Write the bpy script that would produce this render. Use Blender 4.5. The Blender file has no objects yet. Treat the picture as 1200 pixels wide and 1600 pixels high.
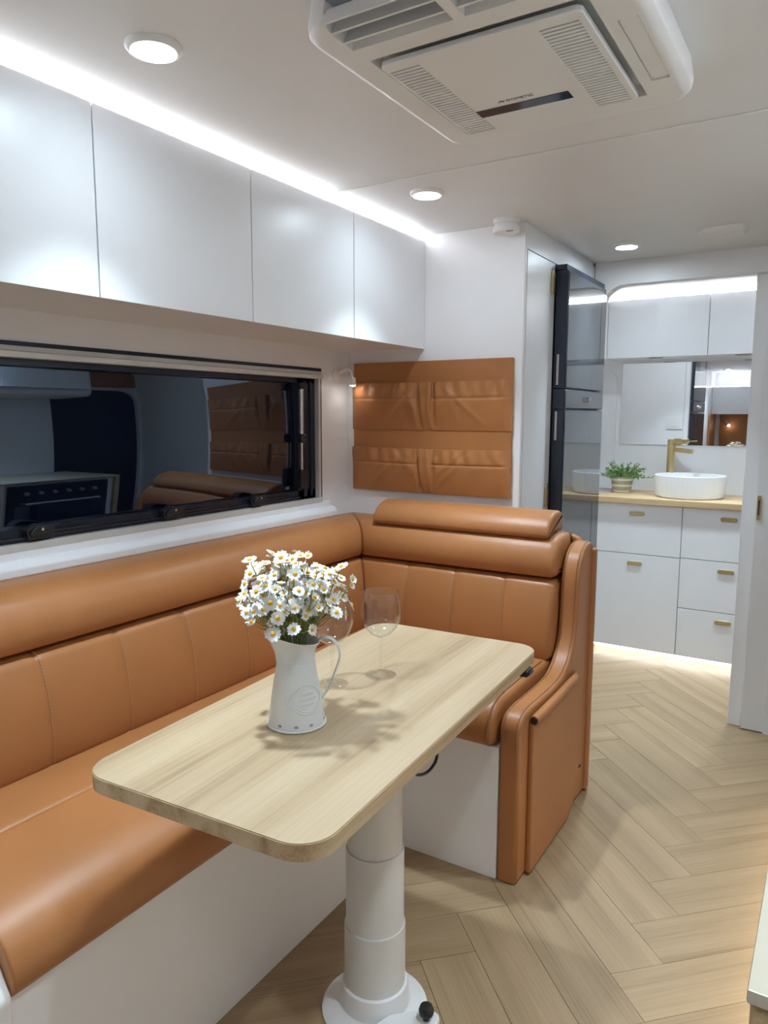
import bpy, bmesh, math, random
from mathutils import Vector, Matrix
random.seed(7)
PI = math.pi
sc = bpy.context.scene
COL = sc.collection

# ------------------------------------------------------------------ camera
CAM = Vector((0.0, 0.0, 1.30))
YAW, PIT, ROL, FPX = -0.55512453, -0.13156491, 0.00258474, 1146.14
fw = Vector((math.sin(YAW)*math.cos(PIT), math.cos(YAW)*math.cos(PIT), math.sin(PIT)))
rt = fw.cross(Vector((0, 0, 1))).normalized()
up = rt.cross(fw)
rt2 = rt*math.cos(ROL) + up*math.sin(ROL)
up2 = -rt*math.sin(ROL) + up*math.cos(ROL)
cd = bpy.data.cameras.new('camera')
cam = bpy.data.objects.new('camera', cd)
COL.objects.link(cam)
cd.sensor_fit = 'HORIZONTAL'
cd.sensor_width = 36.0
cd.lens = FPX/1200*36.0
cd.clip_start = 0.02
cam.matrix_world = Matrix(((rt2.x, up2.x, -fw.x, CAM.x), (rt2.y, up2.y, -fw.y, CAM.y), (rt2.z, up2.z, -fw.z, CAM.z), (0, 0, 0, 1)))
sc.camera = cam

# ------------------------------------------------------------------ world, exposure
wd = bpy.data.worlds.new('night')
sc.world = wd
wd.use_nodes = True
wd.node_tree.nodes['Background'].inputs[0].default_value = (0.012, 0.018, 0.035, 1)
wd.node_tree.nodes['Background'].inputs[1].default_value = 0.3
vs = sc.view_settings
vs.view_transform = 'Standard'
vs.look = 'None'
vs.gamma = 1.0
vs.use_curve_mapping = False
vs.exposure = 0.40
sc.cycles.max_bounces = 14
sc.cycles.diffuse_bounces = 7
sc.cycles.adaptive_threshold = 0.02
sc.cycles.glossy_bounces = 6
sc.cycles.transmission_bounces = 12
sc.cycles.transparent_max_bounces = 12
sc.cycles.sample_clamp_indirect = 8.0
sc.cycles.caustics_refractive = True

DOWN = 86.0 
BEAM = 2.8       # watts of the focused part of each downlight
SPREAD = math.radians(80)     # radiance of the downlight lenses
LCOL = (0.74, 0.90, 1.0)
STRIP = 18.0     # radiance of the warm-white light strips

# ------------------------------------------------------------------ materials
def nmat(name):
    m = bpy.data.materials.new(name)
    m.use_nodes = True
    nt = m.node_tree
    return m, nt, nt.nodes['Principled BSDF']

def srgb(r, g, b):
    f = lambda c: (c/255/12.92) if c/255 <= 0.04045 else ((c/255+0.055)/1.055)**2.4
    return (f(r), f(g), f(b), 1)

def plain(name, col, rough=0.5, metal=0.0, var=0.04, bump=0.0, bscale=300, spec=0.5, ior=1.5, coat=0.0, nscale=9.0):
    m, nt, b = nmat(name)
    b.inputs['Metallic'].default_value = metal
    b.inputs['Specular IOR Level'].default_value = spec
    b.inputs['IOR'].default_value = ior
    b.inputs['Coat Weight'].default_value = coat
    b.inputs['Coat Roughness'].default_value = 0.08
    tc = nt.nodes.new('ShaderNodeTexCoord')
    n = nt.nodes.new('ShaderNodeTexNoise')
    n.inputs['Scale'].default_value = nscale
    n.inputs['Detail'].default_value = 4
    nt.links.new(tc.outputs['Object'], n.inputs['Vector'])
    r = nt.nodes.new('ShaderNodeValToRGB')
    r.color_ramp.elements[0].position = 0.3
    r.color_ramp.elements[1].position = 0.7
    r.color_ramp.elements[0].color = tuple(c*(1-var) for c in col[:3])+(1,)
    r.color_ramp.elements[1].color = tuple(min(1, c*(1+var)) for c in col[:3])+(1,)
    nt.links.new(n.outputs['Fac'], r.inputs['Fac'])
    nt.links.new(r.outputs['Color'], b.inputs['Base Color'])
    mr = nt.nodes.new('ShaderNodeMapRange')
    mr.inputs['To Min'].default_value = max(0, rough*0.92)
    mr.inputs['To Max'].default_value = min(1, rough*1.08)
    nt.links.new(n.outputs['Fac'], mr.inputs['Value'])
    nt.links.new(mr.outputs['Result'], b.inputs['Roughness'])
    if bump > 0:
        n2 = nt.nodes.new('ShaderNodeTexNoise')
        n2.inputs['Scale'].default_value = bscale
        n2.inputs['Detail'].default_value = 3
        nt.links.new(tc.outputs['Object'], n2.inputs['Vector'])
        bp = nt.nodes.new('ShaderNodeBump')
        bp.inputs['Strength'].default_value = bump
        bp.inputs['Distance'].default_value = 0.002
        nt.links.new(n2.outputs['Fac'], bp.inputs['Height'])
        nt.links.new(bp.outputs['Normal'], b.inputs['Normal'])
    return m

def emit(name, col, strength):
    m, nt, b = nmat(name)
    b.inputs['Base Color'].default_value = (0.8, 0.8, 0.8, 1)
    b.inputs['Emission Color'].default_value = tuple(col)+(1,)
    b.inputs['Emission Strength'].default_value = strength
    return m

def glass(name, col=(1, 1, 1, 1), rough=0.0, ior=1.45):
    m, nt, b = nmat(name)
    b.inputs['Base Color'].default_value = col
    b.inputs['Transmission Weight'].default_value = 1.0
    b.inputs['Roughness'].default_value = rough
    b.inputs['IOR'].default_value = ior
    return m

def wood(name, dark, mid, light, axis, rough=0.45, freq=1.0, rand=False, streak=0.5, tone=0.10, wave=0.16, broad=0.75):
    """procedural oak: grain runs along the given object axis"""
    m, nt, b = nmat(name)
    L = nt.links.new
    tc = nt.nodes.new('ShaderNodeTexCoord')
    vec = tc.outputs['Object']
    if rand:
        oi = nt.nodes.new('ShaderNodeObjectInfo')
        cx = nt.nodes.new('ShaderNodeCombineXYZ')
        ml = nt.nodes.new('ShaderNodeMath'); ml.operation = 'MULTIPLY'; ml.inputs[1].default_value = 37.0
        L(oi.outputs['Random'], ml.inputs[0])
        L(ml.outputs[0], cx.inputs[0]); L(ml.outputs[0], cx.inputs[1])
        va = nt.nodes.new('ShaderNodeVectorMath'); va.operation = 'ADD'
        L(vec, va.inputs[0]); L(cx.outputs[0], va.inputs[1])
        vec = va.outputs[0]
    mp = nt.nodes.new('ShaderNodeMapping')
    s = [16*freq, 16*freq, 16*freq]; s[axis] = 0.75*freq
    mp.inputs['Scale'].default_value = s
    L(vec, mp.inputs['Vector'])
    n1 = nt.nodes.new('ShaderNodeTexNoise'); n1.inputs['Scale'].default_value = 1.0
    n1.inputs['Detail'].default_value = 5; n1.inputs['Distortion'].default_value = 0.9
    L(mp.outputs[0], n1.inputs['Vector'])
    mp2 = nt.nodes.new('ShaderNodeMapping')
    s2 = [190*freq]*3; s2[axis] = 4*freq
    mp2.inputs['Scale'].default_value = s2
    L(vec, mp2.inputs['Vector'])
    n2 = nt.nodes.new('ShaderNodeTexNoise'); n2.inputs['Scale'].default_value = 1.0; n2.inputs['Detail'].default_value = 4
    L(mp2.outputs[0], n2.inputs['Vector'])
    wv = nt.nodes.new('ShaderNodeTexWave'); wv.wave_type = 'BANDS'
    wv.bands_direction = 'XYZ'[1 if axis == 0 else 0]
    wv.inputs['Scale'].default_value = 0.16; wv.inputs['Distortion'].default_value = 14.0
    wv.inputs['Detail'].default_value = 3; wv.inputs['Detail Scale'].default_value = 0.9
    L(mp.outputs[0], wv.inputs['Vector'])
    a = nt.nodes.new('ShaderNodeMath'); a.operation = 'MULTIPLY_ADD'; a.inputs[1].default_value = wave
    L(wv.outputs['Fac'], a.inputs[0])
    a1 = nt.nodes.new('ShaderNodeMath'); a1.operation = 'MULTIPLY'; a1.inputs[1].default_value = broad
    L(n1.outputs['Fac'], a1.inputs[0]); L(a1.outputs[0], a.inputs[2])
    a2 = nt.nodes.new('ShaderNodeMath'); a2.operation = 'MULTIPLY_ADD'; a2.inputs[1].default_value = streak
    L(n2.outputs['Fac'], a2.inputs[0]); L(a.outputs[0], a2.inputs[2])
    cr = nt.nodes.new('ShaderNodeValToRGB')
    e = cr.color_ramp.elements
    e[0].position = 0.38; e[0].color = dark
    e[1].position = 0.92; e[1].color = light
    em = e.new(0.60); em.color = mid
    L(a2.outputs[0], cr.inputs['Fac'])
    out = cr.outputs['Color']
    if rand:
        hsv = nt.nodes.new('ShaderNodeHueSaturation')
        mr = nt.nodes.new('ShaderNodeMapRange'); mr.inputs['To Min'].default_value = 1-tone; mr.inputs['To Max'].default_value = 1+tone
        L(oi.outputs['Random'], mr.inputs['Value']); L(mr.outputs['Result'], hsv.inputs['Value'])
        L(out, hsv.inputs['Color']); out = hsv.outputs['Color']
    L(out, b.inputs['Base Color'])
    b.inputs['Roughness'].default_value = rough
    bp = nt.nodes.new('ShaderNodeBump'); bp.inputs['Strength'].default_value = 0.12; bp.inputs['Distance'].default_value = 0.0012
    L(n2.outputs['Fac'], bp.inputs['Height']); L(bp.outputs['Normal'], b.inputs['Normal'])
    return m

def leather(name, col):
    m, nt, b = nmat(name)
    L = nt.links.new
    tc = nt.nodes.new('ShaderNodeTexCoord')
    n = nt.nodes.new('ShaderNodeTexNoise'); n.inputs['Scale'].default_value = 6; n.inputs['Detail'].default_value = 5
    L(tc.outputs['Object'], n.inputs['Vector'])
    r = nt.nodes.new('ShaderNodeValToRGB')
    r.color_ramp.elements[0].position = 0.3; r.color_ramp.elements[1].position = 0.72
    r.color_ramp.elements[0].color = tuple(c*0.93 for c in col[:3])+(1,)
    r.color_ramp.elements[1].color = tuple(c*1.06 for c in col[:3])+(1,)
    L(n.outputs['Fac'], r.inputs['Fac']); L(r.outputs['Color'], b.inputs['Base Color'])
    v = nt.nodes.new('ShaderNodeTexVoronoi'); v.inputs['Scale'].default_value = 520
    L(tc.outputs['Object'], v.inputs['Vector'])
    n2 = nt.nodes.new('ShaderNodeTexNoise'); n2.inputs['Scale'].default_value = 22; n2.inputs['Detail'].default_value = 2
    L(tc.outputs['Object'], n2.inputs['Vector'])
    bp = nt.nodes.new('ShaderNodeBump'); bp.inputs['Strength'].default_value = 0.10; bp.inputs['Distance'].default_value = 0.0008
    L(v.outputs['Distance'], bp.inputs['Height'])
    bp2 = nt.nodes.new('ShaderNodeBump'); bp2.inputs['Strength'].default_value = 0.10; bp2.inputs['Distance'].default_value = 0.006
    L(n2.outputs['Fac'], bp2.inputs['Height']); L(bp.outputs['Normal'], bp2.inputs['Normal'])
    L(bp2.outputs['Normal'], b.inputs['Normal'])
    b.inputs['Roughness'].default_value = 0.42
    b.inputs['Specular IOR Level'].default_value = 0.45
    return m

M = {}
M['ceil'] = plain('ceiling_white', (0.78, 0.78, 0.79, 1), 0.45, var=0.01)
M['wall'] = plain('wall_white', (0.84, 0.84, 0.86, 1), 0.40, var=0.01)
M['gloss'] = plain('cabinet_white', (0.79, 0.80, 0.83, 1), 0.34, var=0.008, spec=0.5)
M['plinth'] = plain('plinth_white', (0.88, 0.88, 0.89, 1), 0.38, var=0.01)
M['whitemetal'] = plain('white_powder_coat', (0.68, 0.68, 0.66, 1), 0.32, var=0.012)
M['plastic'] = plain('white_plastic', (0.80, 0.80, 0.80, 1), 0.35, var=0.008)
M['greyplastic'] = plain('grey_plastic', (0.33, 0.35, 0.38, 1), 0.45, var=0.02)
M['rubber'] = plain('black_plastic', (0.012, 0.014, 0.018, 1), 0.38)
M['blackframe'] = plain('black_frame', (0.010, 0.017, 0.034, 1), 0.32)
M['silver'] = plain('brushed_aluminium', (0.62, 0.61, 0.59, 1), 0.34, metal=1.0, var=0.03)
M['satin'] = plain('satin_rail', (0.60, 0.60, 0.58, 1), 0.42, metal=0.15, var=0.02)
M['chrome'] = plain('polished_chrome', (0.78, 0.78, 0.78, 1), 0.08, metal=1.0, var=0.01)
M['gold'] = plain('brushed_brass', (0.62, 0.48, 0.24, 1), 0.30, metal=0.85, var=0.04, bump=0.05)
M['goldpaint'] = plain('champagne_pull', (0.50, 0.42, 0.24, 1), 0.38, metal=0.45, var=0.03)
M['tan'] = leather('tan_leather', (0.40, 0.163, 0.056))
M['tandark'] = leather('tan_piping', (0.30, 0.13, 0.055))
M['thread'] = plain('tan_thread', (0.52, 0.31, 0.17, 1), 0.6)
M['oak'] = wood('pale_oak_laminate', srgb(158, 134, 106), srgb(186, 162, 130), srgb(201, 180, 150), 1, 0.42, 1.0, streak=0.46, broad=0.66)
M['oakx'] = wood('oak_counter', srgb(160, 128, 92), srgb(196, 166, 126), srgb(214, 188, 150), 0, 0.42, 1.0, streak=0.32)
M['oakedge'] = wood('oak_edge_band', srgb(140, 112, 82), srgb(184, 156, 118), srgb(206, 182, 148), 1, 0.5, 1.6, streak=0.4)
M['plank'] = wood('oak_floor_plank', srgb(132, 108, 80), srgb(156, 131, 99), srgb(171, 145, 113), 0, 0.42, 1.0, rand=True, streak=0.66, tone=0.05, broad=0.52)
M['subfloor'] = plain('floor_joint', (0.20, 0.15, 0.105, 1), 0.8)
M['pane'] = plain('tinted_acrylic', (0.003, 0.006, 0.018, 1), 0.012, var=0.0, spec=0.5, ior=2.5)
M['pane'].node_tree.nodes['Principled BSDF'].inputs['Specular Tint'].default_value = (0.62, 0.78, 1.0, 1)
M['cream'] = plain('cream_benchtop', (0.50, 0.44, 0.34, 1), 0.35, var=0.03)
M['fridge'] = plain('fridge_dark', (0.024, 0.031, 0.055, 1), 0.30, var=0.02)
M['fridgeglass'] = plain('fridge_mirror_glass', (0.035, 0.042, 0.050, 1), 0.03, var=0.0, spec=0.6, ior=2.0)
M['mirror'] = plain('mirror_glass', (0.90, 0.91, 0.92, 1), 0.01, metal=1.0, var=0.0)
def thin_glass(name):
    m = bpy.data.materials.new(name); m.use_nodes = True
    nt = m.node_tree; nt.nodes.clear()
    o = nt.nodes.new('ShaderNodeOutputMaterial'); mx = nt.nodes.new('ShaderNodeMixShader')
    t = nt.nodes.new('ShaderNodeBsdfTransparent'); g = nt.nodes.new('ShaderNodeBsdfGlossy'); f = nt.nodes.new('ShaderNodeFresnel')
    t.inputs['Color'].default_value = (0.985, 0.99, 0.99, 1); g.inputs['Roughness'].default_value = 0.02
    ge = nt.nodes.new('ShaderNodeNewGeometry'); mr = nt.nodes.new('ShaderNodeMapRange')
    mr.inputs['To Min'].default_value = 1.55; mr.inputs['To Max'].default_value = 1/1.55
    nt.links.new(ge.outputs['Backfacing'], mr.inputs['Value']); nt.links.new(mr.outputs['Result'], f.inputs['IOR'])
    nt.links.new(f.outputs[0], mx.inputs[0]); nt.links.new(t.outputs[0], mx.inputs[1]); nt.links.new(g.outputs[0], mx.inputs[2]); nt.links.new(mx.outputs[0], o.inputs['Surface'])
    return m
M['glass'] = thin_glass('thin_clear_glass')
M['lens'] = emit('downlight_lens', LCOL, DOWN)
M['led'] = emit('led_strip', (0.93, 0.96, 1.0), STRIP)
M['ledkick'] = emit('led_kick', (1.0, 0.98, 0.93), STRIP*0.5)
M['ledbath'] = emit('led_bath', (0.93, 0.96, 1.0), STRIP*2.2)
M['ledbench'] = emit('led_bench', (1.0, 0.90, 0.74), STRIP*0.8)
M['lamp'] = emit('lamp_tip', (1.0, 0.96, 0.90), 40)
M['ceramic'] = plain('matt_ceramic', (0.78, 0.78, 0.78, 1), 0.45, var=0.01)
M['navy'] = plain('display_glass', (0.02, 0.035, 0.075, 1), 0.10, var=0.0)
M['ink'] = plain('logo_ink', (0.03, 0.035, 0.05, 1), 0.5)
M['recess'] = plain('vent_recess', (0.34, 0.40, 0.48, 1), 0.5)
M['petal'] = plain('daisy_petal', (0.86, 0.87, 0.86, 1), 0.6, var=0.03)
M['yolk'] = plain('daisy_centre', (0.85, 0.46, 0.02, 1), 0.7, var=0.15, nscale=60)
M['stem'] = plain('daisy_stem', (0.23, 0.27, 0.09, 1), 0.6, var=0.2)
M['leaf'] = plain('plant_leaf', (0.15, 0.27, 0.085, 1), 0.5, var=0.35, nscale=30)
M['night'] = plain('night_screen', (0.004, 0.006, 0.012, 1), 0.35)

# enamel jug with grey chips at rivet spots
def enamel():
    m, nt, b = nmat('chipped_enamel')
    tc = nt.nodes.new('ShaderNodeTexCoord')
    n = nt.nodes.new('ShaderNodeTexNoise'); n.inputs['Scale'].default_value = 35; n.inputs['Detail'].default_value = 3
    nt.links.new(tc.outputs['Object'], n.inputs['Vector'])
    r = nt.nodes.new('ShaderNodeValToRGB')
    r.color_ramp.elements[0].color = (0.73, 0.75, 0.75, 1); r.color_ramp.elements[1].color = (0.80, 0.81, 0.80, 1)
    nt.links.new(n.outputs['Fac'], r.inputs['Fac'])
    nt.links.new(r.outputs['Color'], b.inputs['Base Color'])
    b.inputs['Roughness'].default_value = 0.42
    return m
M['enamel'] = enamel()

# woven pot: pale pot with zigzag bands
def potmat():
    m, nt, b = nmat('banded_pot')
    tc = nt.nodes.new('ShaderNodeTexCoord')
    sx = nt.nodes.new('ShaderNodeSeparateXYZ')
    nt.links.new(tc.outputs['Object'], sx.inputs[0])
    w = nt.nodes.new('ShaderNodeMath'); w.operation = 'SINE'
    mu = nt.nodes.new('ShaderNodeMath'); mu.operation = 'MULTIPLY'; mu.inputs[1].default_value = 190
    nt.links.new(sx.outputs['Z'], mu.inputs[0]); nt.links.new(mu.outputs[0], w.inputs[0])
    r = nt.nodes.new('ShaderNodeValToRGB')
    r.color_ramp.elements[0].position = 0.25; r.color_ramp.elements[0].color = (0.36, 0.34, 0.22, 1)
    r.color_ramp.elements[1].position = 0.6; r.color_ramp.elements[1].color = (0.66, 0.64, 0.56, 1)
    nt.links.new(w.outputs[0], r.inputs['Fac']); nt.links.new(r.outputs['Color'], b.inputs['Base Color'])
    b.inputs['Roughness'].default_value = 0.7
    return m
M['pot'] = potmat()

# ------------------------------------------------------------------ object helpers
WL = {}     # world position of each root / part, for child placement

def mk(name, verts, faces, mat, parent=None, smooth=None, label=None):
    vs_ = [Vector(v) for v in verts]
    lo = Vector((min(v.x for v in vs_), min(v.y for v in vs_), min(v.z for v in vs_)))
    hi = Vector((max(v.x for v in vs_), max(v.y for v in vs_), max(v.z for v in vs_)))
    c = Vector(((lo.x+hi.x)/2, (lo.y+hi.y)/2, lo.z))
    me = bpy.data.meshes.new(name)
    me.from_pydata([v-c for v in vs_], [], faces)
    bm = bmesh.new(); bm.from_mesh(me)
    bmesh.ops.recalc_face_normals(bm, faces=bm.faces)
    bm.to_mesh(me); bm.free()
    return link(name, me, c, mat, parent, smooth, label)

def link(name, me, c, mat, parent=None, smooth=None, label=None):
    if mat is not None:
        me.materials.clear(); me.materials.append(M[mat] if isinstance(mat, str) else mat)
    if smooth:
        for p in me.polygons: p.use_smooth = True
        me.set_sharp_from_angle(angle=math.radians(smooth))
    o = bpy.data.objects.new(name, me)
    COL.objects.link(o)
    WL[o] = Vector(c)
    if parent is not None:
        o.parent = parent
        o.location = Vector(c) - WL[parent]
    else:
        o.location = c
    if label: o['label'] = label
    if smooth and smooth < 55:
        wn = o.modifiers.new('weighted_normal', 'WEIGHTED_NORMAL'); wn.keep_sharp = True
    return o

def from_bm(name, bm, mat, parent=None, smooth=None, label=None):
    bmesh.ops.recalc_face_normals(bm, faces=bm.faces)
    v = [tuple(x.co) for x in bm.verts]
    bm.verts.index_update()
    f = [[x.index for x in fc.verts] for fc in bm.faces]
    bm.free()
    return mk(name, v, f, mat, parent, smooth, label)

def box_bm(x0, x1, y0, y1, z0, z1, bev=0, seg=2):
    bm = bmesh.new()
    bmesh.ops.create_cube(bm, size=1)
    for v in bm.verts:
        v.co = Vector((x0+(v.co.x+.5)*(x1-x0), y0+(v.co.y+.5)*(y1-y0), z0+(v.co.z+.5)*(z1-z0)))
    if bev:
        bmesh.ops.bevel(bm, geom=list(bm.edges), offset=bev, segments=seg, profile=0.5, affect='EDGES')
    return bm

def box(name, x0, x1, y0, y1, z0, z1, mat, parent=None, bev=0.0, seg=2, smooth=None, label=None):
    return from_bm(name, box_bm(x0, x1, y0, y1, z0, z1, bev, seg), mat, parent, smooth or (40 if bev else None), label)

def fillet(pts, r, n=5):
    """round the corners of a closed 2D polygon; r is a number or a list"""
    out = []
    N = len(pts)
    for i in range(N):
        p0, p1, p2 = Vector(pts[i-1]), Vector(pts[i]), Vector(pts[(i+1) % N])
        ri = r[i] if isinstance(r, (list, tuple)) else r
        a, b = (p0-p1), (p2-p1)
        la, lb = a.length, b.length
        if ri <= 0 or la < 1e-9 or lb < 1e-9:
            out.append((p1.x, p1.y)); continue
        a.normalize(); b.normalize()
        ang = a.angle(b)
        if ang > PI-0.05:
            out.append((p1.x, p1.y)); continue
        t = min(ri/math.tan(ang/2), la*0.49, lb*0.49)
        rr = t*math.tan(ang/2)
        bis = (a+b).normalized()
        c = p1 + bis*(rr/math.sin(ang/2))
        s, e = p1+a*t-c, p1+b*t-c
        a0 = math.atan2(s.y, s.x); a1 = math.atan2(e.y, e.x)
        d = a1-a0
        while d > PI: d -= 2*PI
        while d < -PI: d += 2*PI
        for k in range(n+1):
            q = a0+d*k/n
            out.append((c.x+rr*math.cos(q), c.y+rr*math.sin(q)))
    return out

def p3(axis, a, u, v):
    return {'x': (a, u, v), 'y': (u, a, v), 'z': (u, v, a)}[axis]

def prism(name, pts, axis, a0, a1, mat, parent=None, bev=0.0, seg=3, smooth=40, label=None):
    """extrude a 2D polygon along an axis; bev rounds the two rims"""
    bm = bmesh.new()
    A = [bm.verts.new(p3(axis, a0, *p)) for p in pts]
    B = [bm.verts.new(p3(axis, a1, *p)) for p in pts]
    f0 = bm.faces.new(A); f1 = bm.faces.new(B[::-1])
    N = len(pts)
    for i in range(N):
        bm.faces.new((A[i], B[i], B[(i+1) % N], A[(i+1) % N]))
    bmesh.ops.recalc_face_normals(bm, faces=bm.faces)
    if bev:
        es = [e for e in bm.edges if (e.verts[0] in A and e.verts[1] in A) or (e.verts[0] in B and e.verts[1] in B)]
        bmesh.ops.bevel(bm, geom=es, offset=bev, segments=seg, profile=0.5, affect='EDGES')
    return from_bm(name, bm, mat, parent, smooth, label)

def loft(name, rings, mat, parent=None, smooth=40, closed=True, cap=True, label=None):
    n = len(rings[0]); v = []; f = []
    for r in rings: v += [tuple(p) for p in r]
    for i in range(len(rings)-1):
        for j in range(n if closed else n-1):
            k = (j+1) % n
            f.append((i*n+j, (i+1)*n+j, (i+1)*n+k, i*n+k))
    if cap:
        f.append(tuple(range(n))[::-1]); f.append(tuple((len(rings)-1)*n+j for j in range(n)))
    return mk(name, v, f, mat, parent, smooth, label)

def lathe(name, prof, c, mat, parent=None, n=32, smooth=40, wob=None, label=None, axis='z'):
    """revolve (r, z) points round a vertical axis at c; points with r==0 become poles"""
    v = []; f = []; idx = []
    for (r, z) in prof:
        if r <= 1e-7:
            idx.append([len(v)]); v.append((0, 0, z))
        else:
            row = []
            for j in range(n):
                a = 2*PI*j/n
                rr = r*(wob(a, z) if wob else 1)
                row.append(len(v)); v.append((rr*math.cos(a), rr*math.sin(a), z))
            idx.append(row)
    for i in range(len(idx)-1):
        a, b = idx[i], idx[i+1]
        for j in range(n):
            k = (j+1) % n
            if len(a) == 1 and len(b) == 1: continue
            if len(a) == 1: f.append((a[0], b[j], b[k]))
            elif len(b) == 1: f.append((a[j], b[0], a[k]))
            else: f.append((a[j], b[j], b[k], a[k]))
    if axis == 'x': v = [(z, x, y) for (x, y, z) in v]
    if axis == '-x': v = [(-z, y, x) for (x, y, z) in v]
    if axis == '-y': v = [(x, -z, y) for (x, y, z) in v]
    v = [(x+c[0], y+c[1], z+c[2]) for (x, y, z) in v]
    return mk(name, v, f, mat, parent, smooth, label)

def tube_geo(path, rad, n=10, flat=None):
    """rings along a path; flat=(a,b) gives an elliptical/strap section"""
    P = [Vector(p) for p in path]; rings = []
    ref = None
    for i, p in enumerate(P):
        t = (P[min(i+1, len(P)-1)]-P[max(i-1, 0)]).normalized()
        if ref is None:
            ref = Vector((0, 0, 1)) if abs(t.z) < 0.9 else Vector((1, 0, 0))
        u = (ref - t*ref.dot(t)).normalized()
        w = t.cross(u); ref = u
        r = rad[i] if isinstance(rad, (list, tuple)) else rad
        a, b = (flat if flat else (r, r))
        rings.append([p+u*(math.cos(2*PI*j/n)*a)+w*(math.sin(2*PI*j/n)*b) for j in range(n)])
    return rings

def tube(name, path, rad, mat, parent=None, n=10, flat=None, label=None):
    return loft(name, tube_geo(path, rad, n, flat), mat, parent, 50, label=label)

def joined(name, parts, mat, parent=None, smooth=40, label=None):
    """several closed shells in one mesh; parts = list of (verts, faces)"""
    v = []; f = []
    for (pv, pf) in parts:
        o = len(v); v += pv; f += [tuple(i+o for i in q) for q in pf]
    return mk(name, v, f, mat, parent, smooth, label)

def boxgeo(x0, x1, y0, y1, z0, z1):
    return ([(x0, y0, z0), (x1, y0, z0), (x1, y1, z0), (x0, y1, z0), (x0, y0, z1), (x1, y0, z1), (x1, y1, z1), (x0, y1, z1)],
            [(0, 3, 2, 1), (4, 5, 6, 7), (0, 1, 5, 4), (1, 2, 6, 5), (2, 3, 7, 6), (3, 0, 4, 7)])

def cut(o, cutters):
    """subtract closed meshes given as bmesh objects in world space (o must be unrotated)"""
    tmp = []
    o.modifiers.clear()
    for bm in cutters:
        me = bpy.data.meshes.new('cutter'); bm.to_mesh(me); bm.free()
        c = bpy.data.objects.new('cutter', me); COL.objects.link(c); tmp.append(c)
        c.location = o.location - WL[o]
        md = o.modifiers.new('b', 'BOOLEAN'); md.operation = 'DIFFERENCE'; md.object = c; md.solver = 'EXACT'
    par = o.parent; loc = o.location.copy()
    o.parent = None; o.location = WL[o]
    for c in tmp: c.location = (0, 0, 0)
    bpy.context.view_layer.update()
    me = bpy.data.meshes.new_from_object(o.evaluated_get(bpy.context.evaluated_depsgraph_get()))
    o.modifiers.clear(); o.data = me
    me.set_sharp_from_angle(angle=math.radians(35))
    wn = o.modifiers.new('weighted_normal', 'WEIGHTED_NORMAL'); wn.keep_sharp = True
    o.parent = par; o.location = loc
    for c in tmp: bpy.data.objects.remove(c)

def thing(name, label, cat, loc, group=None):
    o = bpy.data.objects.new(name, None); COL.objects.link(o)
    o.empty_display_size = 0.05
    o.location = loc; WL[o] = Vector(loc)
    return tag(o, label, cat, group)

def tag(o, label, cat, group=None):
    o['label'] = label; o['category'] = cat
    if group: o['group'] = group
    return o

def struct(o, label=None):
    o['kind'] = 'structure'
    if label: o['label'] = label
    return o

def copy_thing(root, loc, label=None):
    """copy of a thing with its parts and sub-parts; mesh data shared"""
    def rec(o, par):
        c = o.copy(); COL.objects.link(c); c.parent = par; WL[c] = WL[o]
        for ch in [x for x in CH.get(o, [])]: rec(ch, c)
        return c
    CH = {}
    for x in bpy.data.objects:
        if x.parent: CH.setdefault(x.parent, []).append(x)
    r = rec(root, None); r.location = loc
    if label: r['label'] = label
    return r

# ------------------------------------------------------------------ room constants
WX, RX = -1.69, 0.47        # left and right walls
BY = 2.45                   # cabin side of the tall cabinet block (pocket organiser wall)
CZ = 1.95                   # ceiling
PY0, PY1 = 3.27, 3.335      # bathroom partition
RY = 4.45                   # bathroom rear wall
FY = -3.5                   # front end of the van

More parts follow.
